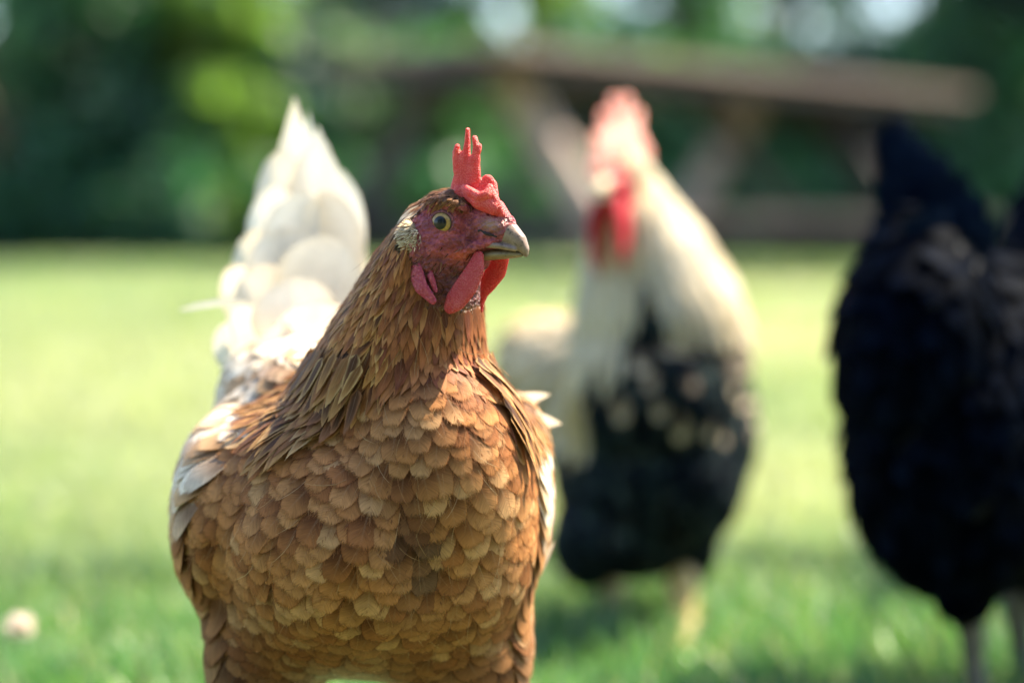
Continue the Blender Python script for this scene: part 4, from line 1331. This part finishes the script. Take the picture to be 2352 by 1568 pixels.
def build_rooster():
    root = thing('rooster', 'cream-necked rooster with a large red comb and mottled black breast, standing behind the brown hen', 'rooster', 'chickens on the lawn', (0.15, 1.85, 0.0))
    b = Blobs()
    b.add(W(1490, 1060, 1.87), (0.091, 0.125, 0.100))
    b.add(W(1490, 900, 1.80), (0.076, 0.070, 0.080))
    b.add(W(1650, 980, 1.90), (0.034, 0.100, 0.068))
    b.add(W(1330, 970, 1.92), (0.034, 0.100, 0.070))
    b.add(W(1450, 1200, 1.85), (0.070, 0.085, 0.050))
    b.add(W(1590, 1230, 1.85), (0.022, 0.040, 0.045))
    b.add(W(1350, 1240, 1.88), (0.035, 0.050, 0.045))
    b.chain([W(1450, 420, 1.80), W(1465, 520, 1.80), W(1490, 620, 1.805), W(1510, 730, 1.815), W(1515, 820, 1.83)], [0.022, 0.041, 0.059, 0.076, 0.084])
    b.chain([W(1360, 900, 1.93), W(1240, 830, 2.02)], [0.070, 0.045])
    b.add(W(1435, 400, 1.79), 0.022)
    me = b.mesh('body', 0.004, 6)
    sk = Skin(me)
    cream = np.clip((sk.V[:, 2] - (CAM_H - (680 - 520) / FPX * 1.81)) / 0.03, 0, 1)[:, None]
    set_attr(me, 'Col', np.array((0.02, 0.02, 0.025)) * (1 - cream) + np.array((0.55, 0.42, 0.24)) * cream)
    obj('body', me, M_BODY, root)

    def zp(py, d=1.81): return CAM_H - (py - 520) / FPX * d

    def hack(P):
        xc = W(1478, 800, 1.8)[0]
        t = np.abs(P[:, 0] - xc)
        low = np.where(P[:, 0] > xc, zp(585) - 2.2 * t, zp(585) - 3.0 * t)
        low = np.maximum(low, np.where(P[:, 0] > xc, zp(690), zp(770)))
        low = np.where(P[:, 1] > 1.83, zp(720), low)
        return P[:, 2] > low
    # black, mottled breast and body
    Pb, Nb = sk.scatter(24000, lambda P: np.full(len(P), 0.0105), lambda P, N: ~hack(P))
    n = len(Pb)
    D = nrm(Pb - W(1500, 600, 1.83)) * 0.6 + np.array((0, 0.55, -0.8))
    T = rand_tilt(tangent(D, Nb), Nb, 0.16)
    col = pick([(0.006, 0.009, 0.014), (0.010, 0.017, 0.020), (0.016, 0.025, 0.028), (0.03, 0.042, 0.042)], n, [0.4, 0.3, 0.2, 0.1])
    zone = np.clip((Pb[:, 2] - zp(1010)) / 0.06, 0, 1) * np.clip((Pb[:, 0] - W(1450, 900, 1.8)[0]) / 0.06, 0.12, 1)
    sp = rng.random(n) < zone * 0.5
    wc = pick([(0.40, 0.33, 0.24), (0.50, 0.42, 0.30), (0.22, 0.18, 0.14)], n, None, 0.2)
    col = np.where(sp[:, None], wc, col)
    sad = (Pb[:, 0] < W(1335, 850, 1.95)[0]) & (Pb[:, 2] > zp(930, 1.95)) | ((Pb[:, 1] > 1.92) & (Nb[:, 2] > 0.3))
    col = np.where(sad[:, None], pick([(0.72, 0.58, 0.36), (0.78, 0.66, 0.46), (0.60, 0.44, 0.2)], n), col)
    tips = rng.random(n) < 0.22
    rim = np.where((tips & ~sp & ~sad)[:, None], np.array((0.14, 0.15, 0.14)), col * 0.8)
    m = ~sad
    obj('body_plumage', feather_mesh('body_plumage', Pb[m], T[m], Nb[m], rng.uniform(0.028, 0.036, m.sum()), rng.uniform(0.015, 0.019, m.sum()), col[m], rim[m], 'body', lift=0.12, skin=sk), M_BLACK, root)
    obj('saddle_plumage', feather_mesh('saddle_plumage', Pb[sad], T[sad], Nb[sad], 0.06, 0.016, col[sad], col[sad], 'hackle', lift=0.1, skin=sk), M_CREAM, root)
    # cream hackle
    Ph, Nh = sk.scatter(30000, lambda P: np.full(len(P), 0.0062), lambda P, N: hack(P) & ~((P[:, 2] > zp(620)) & (N[:, 1] < -0.55) & (np.abs(P[:, 0] - W(1425, 500, 1.79)[0]) < 0.022)))
    n = len(Ph)
    D = np.tile(np.array((0.0, 0.12, -1.0)), (n, 1))
    D[:, 0] = (Ph[:, 0] - W(1450, 600, 1.8)[0]) * 4.5
    T = rand_tilt(tangent(D, Nh), Nh, 0.1)
    t = np.clip((zp(400) - Ph[:, 2]) / 0.16, 0, 1)
    col = pick([(0.86, 0.79, 0.63), (0.88, 0.83, 0.70), (0.80, 0.68, 0.45)], n, [0.45, 0.3, 0.25], 0.07)
    gold = (t ** 2)[:, None] * 0.6
    col = col * (1 - gold) + np.array((0.74, 0.54, 0.22)) * gold
    obj('neck_hackle', feather_mesh('neck_hackle', Ph, T, Nh, 0.02 + 0.048 * t, 0.005 + 0.008 * t, col, col * np.array((0.95, 0.88, 0.75)), 'hackle', lift=0.09, skin=sk, cup=0.2), M_CREAM, root)
    O = W(1418, 415, 1.775)
    comb = [([(-28, 0, 30), (0, 0, 32), (28, 0, 26), (42, 0, 8)], [20, 22, 18, 8], 6),
            ([(-38, 0, 34), (-54, 0, 24)], [14, 11], 4.5),
            ([(-32, 0, 44), (-40, 0, 60)], [11, 6], 4), ([(-13, 0, 46), (-17, 0, 71)], [12, 7], 4.4), ([(6, 0, 44), (7, 0, 69)], [12, 7], 4.4),
            ([(23, 0, 36), (28, 0, 56)], [11, 6], 4), ([(34, 0, 24), (44, 0, 38)], [8, 4.5], 3.5)]
    wat = [([(14, s * 9, -18), (14, s * 13, -36), (11, s * 14, -60), (9, s * 13, -76)], [10, 15, 16, 9], 5.0) for s in (1, -1)]
    wat += [([(-6, s * 16, -14), (-6, s * 17, -30)], [8, 9], 4.0) for s in (1, -1)]
    simple_head(O, (-0.50, -0.87, 0), root, 0.98, comb, wat, M_BEAKPALE, M_COMBLIT, M_WATTLERED)
    for i, (a, c, ww) in enumerate([((1300, 880, 2.02), (1185, 640 + 120, 2.14), .05), ((1310, 900, 2.02), (1160, 800, 2.12), .05), ((1320, 900, 2.02), (1215, 730, 2.16), .05)]):
        free_feather('tail_feather', W(*a), W(*c), (0, -1, 0.3), ww, (0.78, 0.68, 0.48), (0.7, 0.55, 0.3), M_CREAM, root, 'tail', curl=0.05)
    for px, y, mt in ((1566, 1.80, M_LEG), (1400, 1.90, M_LEG)):
        hip = W(px, 1325, y + 0.02)
        obj('leg', leg_mesh(hip, (hip[0] + 0.004, y, 0.0), 0.0105, (-0.4, -0.9), 0.06), mt, root)


def build_black_hen():
    root = thing('hen', 'black hen with raised tail, turned away at the right edge', 'hen', 'chickens on the lawn', (0.36, 1.55, 0.0))
    b = Blobs()
    b.add(W(2290, 900, 1.58), (0.112, 0.100, 0.110))
    b.add(W(2190, 1000, 1.54), (0.078, 0.085, 0.120))
    b.add(W(2120, 800, 1.52), (0.060, 0.070, 0.090))
    b.add(W(2230, 1190, 1.54), (0.066, 0.070, 0.058))
    b.add(W(2440, 1120, 1.60), (0.080, 0.080, 0.060))
    b.chain([W(2240, 1260, 1.52), W(2235, 1390, 1.52)], [0.036, 0.014])
    b.chain([W(2400, 1260, 1.62), W(2400, 1370, 1.62)], [0.034, 0.014])
    b.chain([W(2150, 650, 1.52), W(2110, 560, 1.53)], [0.045, 0.028])
    b.chain([W(2440, 800, 1.62), W(2450, 640, 1.64), W(2470, 470, 1.66), W(2490, 340, 1.66)], [0.078, 0.052, 0.036, 0.022])
    me = b.mesh('body', 0.004, 6)
    set_attr(me, 'Col', np.tile(np.array((0.008, 0.009, 0.012)), (len(me.vertices), 1)))
    sk = Skin(me)
    obj('body', me, M_BODY, root)
    P, N = sk.scatter(18000, lambda P: np.full(len(P), 0.012))
    n = len(P)
    D = nrm(P - W(2600, 500, 1.64)) * 0.7 + np.array((-0.35, 0.0, -0.65))
    T = rand_tilt(tangent(D, N), N, 0.2)
    col = pick([(0.0005, 0.0013, 0.0036), (0.0009, 0.0021, 0.0060), (0.0014, 0.0033, 0.0092)], n, [0.4, 0.4, 0.2])
    obj('body_plumage', feather_mesh('body_plumage', P, T, N, rng.uniform(0.034, 0.05, n), rng.uniform(0.020, 0.028, n), col, col * 0.8, 'body', lift=rng.normal(0.17, 0.06, n).clip(0.05, 0.35), skin=sk, fray=0.04), M_BLACK, root)
    tl = [((2150, 640, 1.54), (2066, 215, 1.56), .046, .04), ((2170, 640, 1.535), (2092, 262, 1.545), .052, .0), ((2190, 650, 1.53), (2135, 305, 1.535), .054, -.03),
          ((2210, 650, 1.52), (2185, 360, 1.52), .052, -.05), ((2230, 660, 1.51), (2235, 410, 1.51), .044, -.06), ((2240, 680, 1.50), (2275, 465, 1.50), .040, -.06),
          ((2130, 660, 1.53), (2068, 350, 1.53), .044, .06), ((2120, 680, 1.52), (2050, 450, 1.52), .036, .05), ((2190, 680, 1.50), (2140, 450, 1.49), .056, .0), ((2120, 700, 1.50), (2010, 500, 1.51), .032, .05)]
    for bs, tp, wd, sw in tl:
        c = np.array((0.0022, 0.005, 0.013)) * rng.uniform(0.7, 1.5)
        free_feather('tail_feather', W(*bs), W(*tp), (0.2, -1, 0.25), wd, c, c, M_BLACK, root, 'tail', curl=0.08, cup=0.22, sweep=sw)
    O = W(2510, 310, 1.655)
    comb = [([(-14, 0, 18), (4, 0, 20), (22, 0, 10)], [7, 8, 5], 3), ([(-12, 0, 22), (-16, 0, 34)], [5, 2], 2), ([(2, 0, 24), (2, 0, 38)], [5, 2], 2), ([(14, 0, 20), (18, 0, 30)], [4, 2], 2)]
    wat = [([(14, s * 7, -16), (12, s * 8, -28), (10, s * 8, -36)], [4, 6, 4], 2.4) for s in (1, -1)]
    simple_head(O, (0.9, 0.4, 0), root, 0.95, comb, wat, M_LEGDARK)
    for px, y in ((2242, 1.51), (2350, 1.60)):
        hip = W(px, 1375, y + 0.01)
        obj('leg', leg_mesh(hip, (hip[0] + 0.008, y, 0.0), 0.0085, (0.8, 0.4), 0.055), M_LEGDARK, root)
    root.location.x -= 0.006


# ------------------------------------------------------------------ clover flower
def build_clover():
    c = W(46, 1440, 1.46)
    root = thing('clover_flower', 'single pale clover blossom standing in the grass left of the brown hen', 'flower', None, (c[0], c[1], 0))
    V, Q = tube([(c[0] + 0.006, c[1], 0), (c[0] + 0.003, c[1], c[2] * 0.5), (c[0], c[1], c[2] - 0.004)], [0.0012, 0.0011, 0.001], 8)
    me = clean_tris(V, Q, 'stem')
    set_attr(me, 'Col', np.tile(np.array((0.08, 0.18, 0.04)), (len(me.vertices), 1)))
    obj('stem', me, M_GRASS, root)
    n = 150
    i = np.arange(n) + 0.5
    ph = np.arccos(1 - 1.55 * i / n)
    th = np.pi * (1 + 5 ** 0.5) * i
    d = np.stack((np.cos(th) * np.sin(ph), np.sin(th) * np.sin(ph), np.cos(ph)), 1)
    P = c + d * 0.003
    N = nrm(np.cross(d, rng.normal(size=(n, 3))))
    col = pick([(0.78, 0.68, 0.58), (0.72, 0.58, 0.48), (0.82, 0.74, 0.66)], n, None, 0.05)
    obj('blossom', feather_mesh('blossom', P, d, N, rng.uniform(0.0075, 0.0095, n), 0.0034, col, col, 'pointed', lift=0.05, curl=0.15, nu=3, nv=5), M_PETAL, root)


build_ground()
build_grass()
build_background()
build_table()
build_brown_hen()
build_rooster()
build_black_hen()
build_clover()
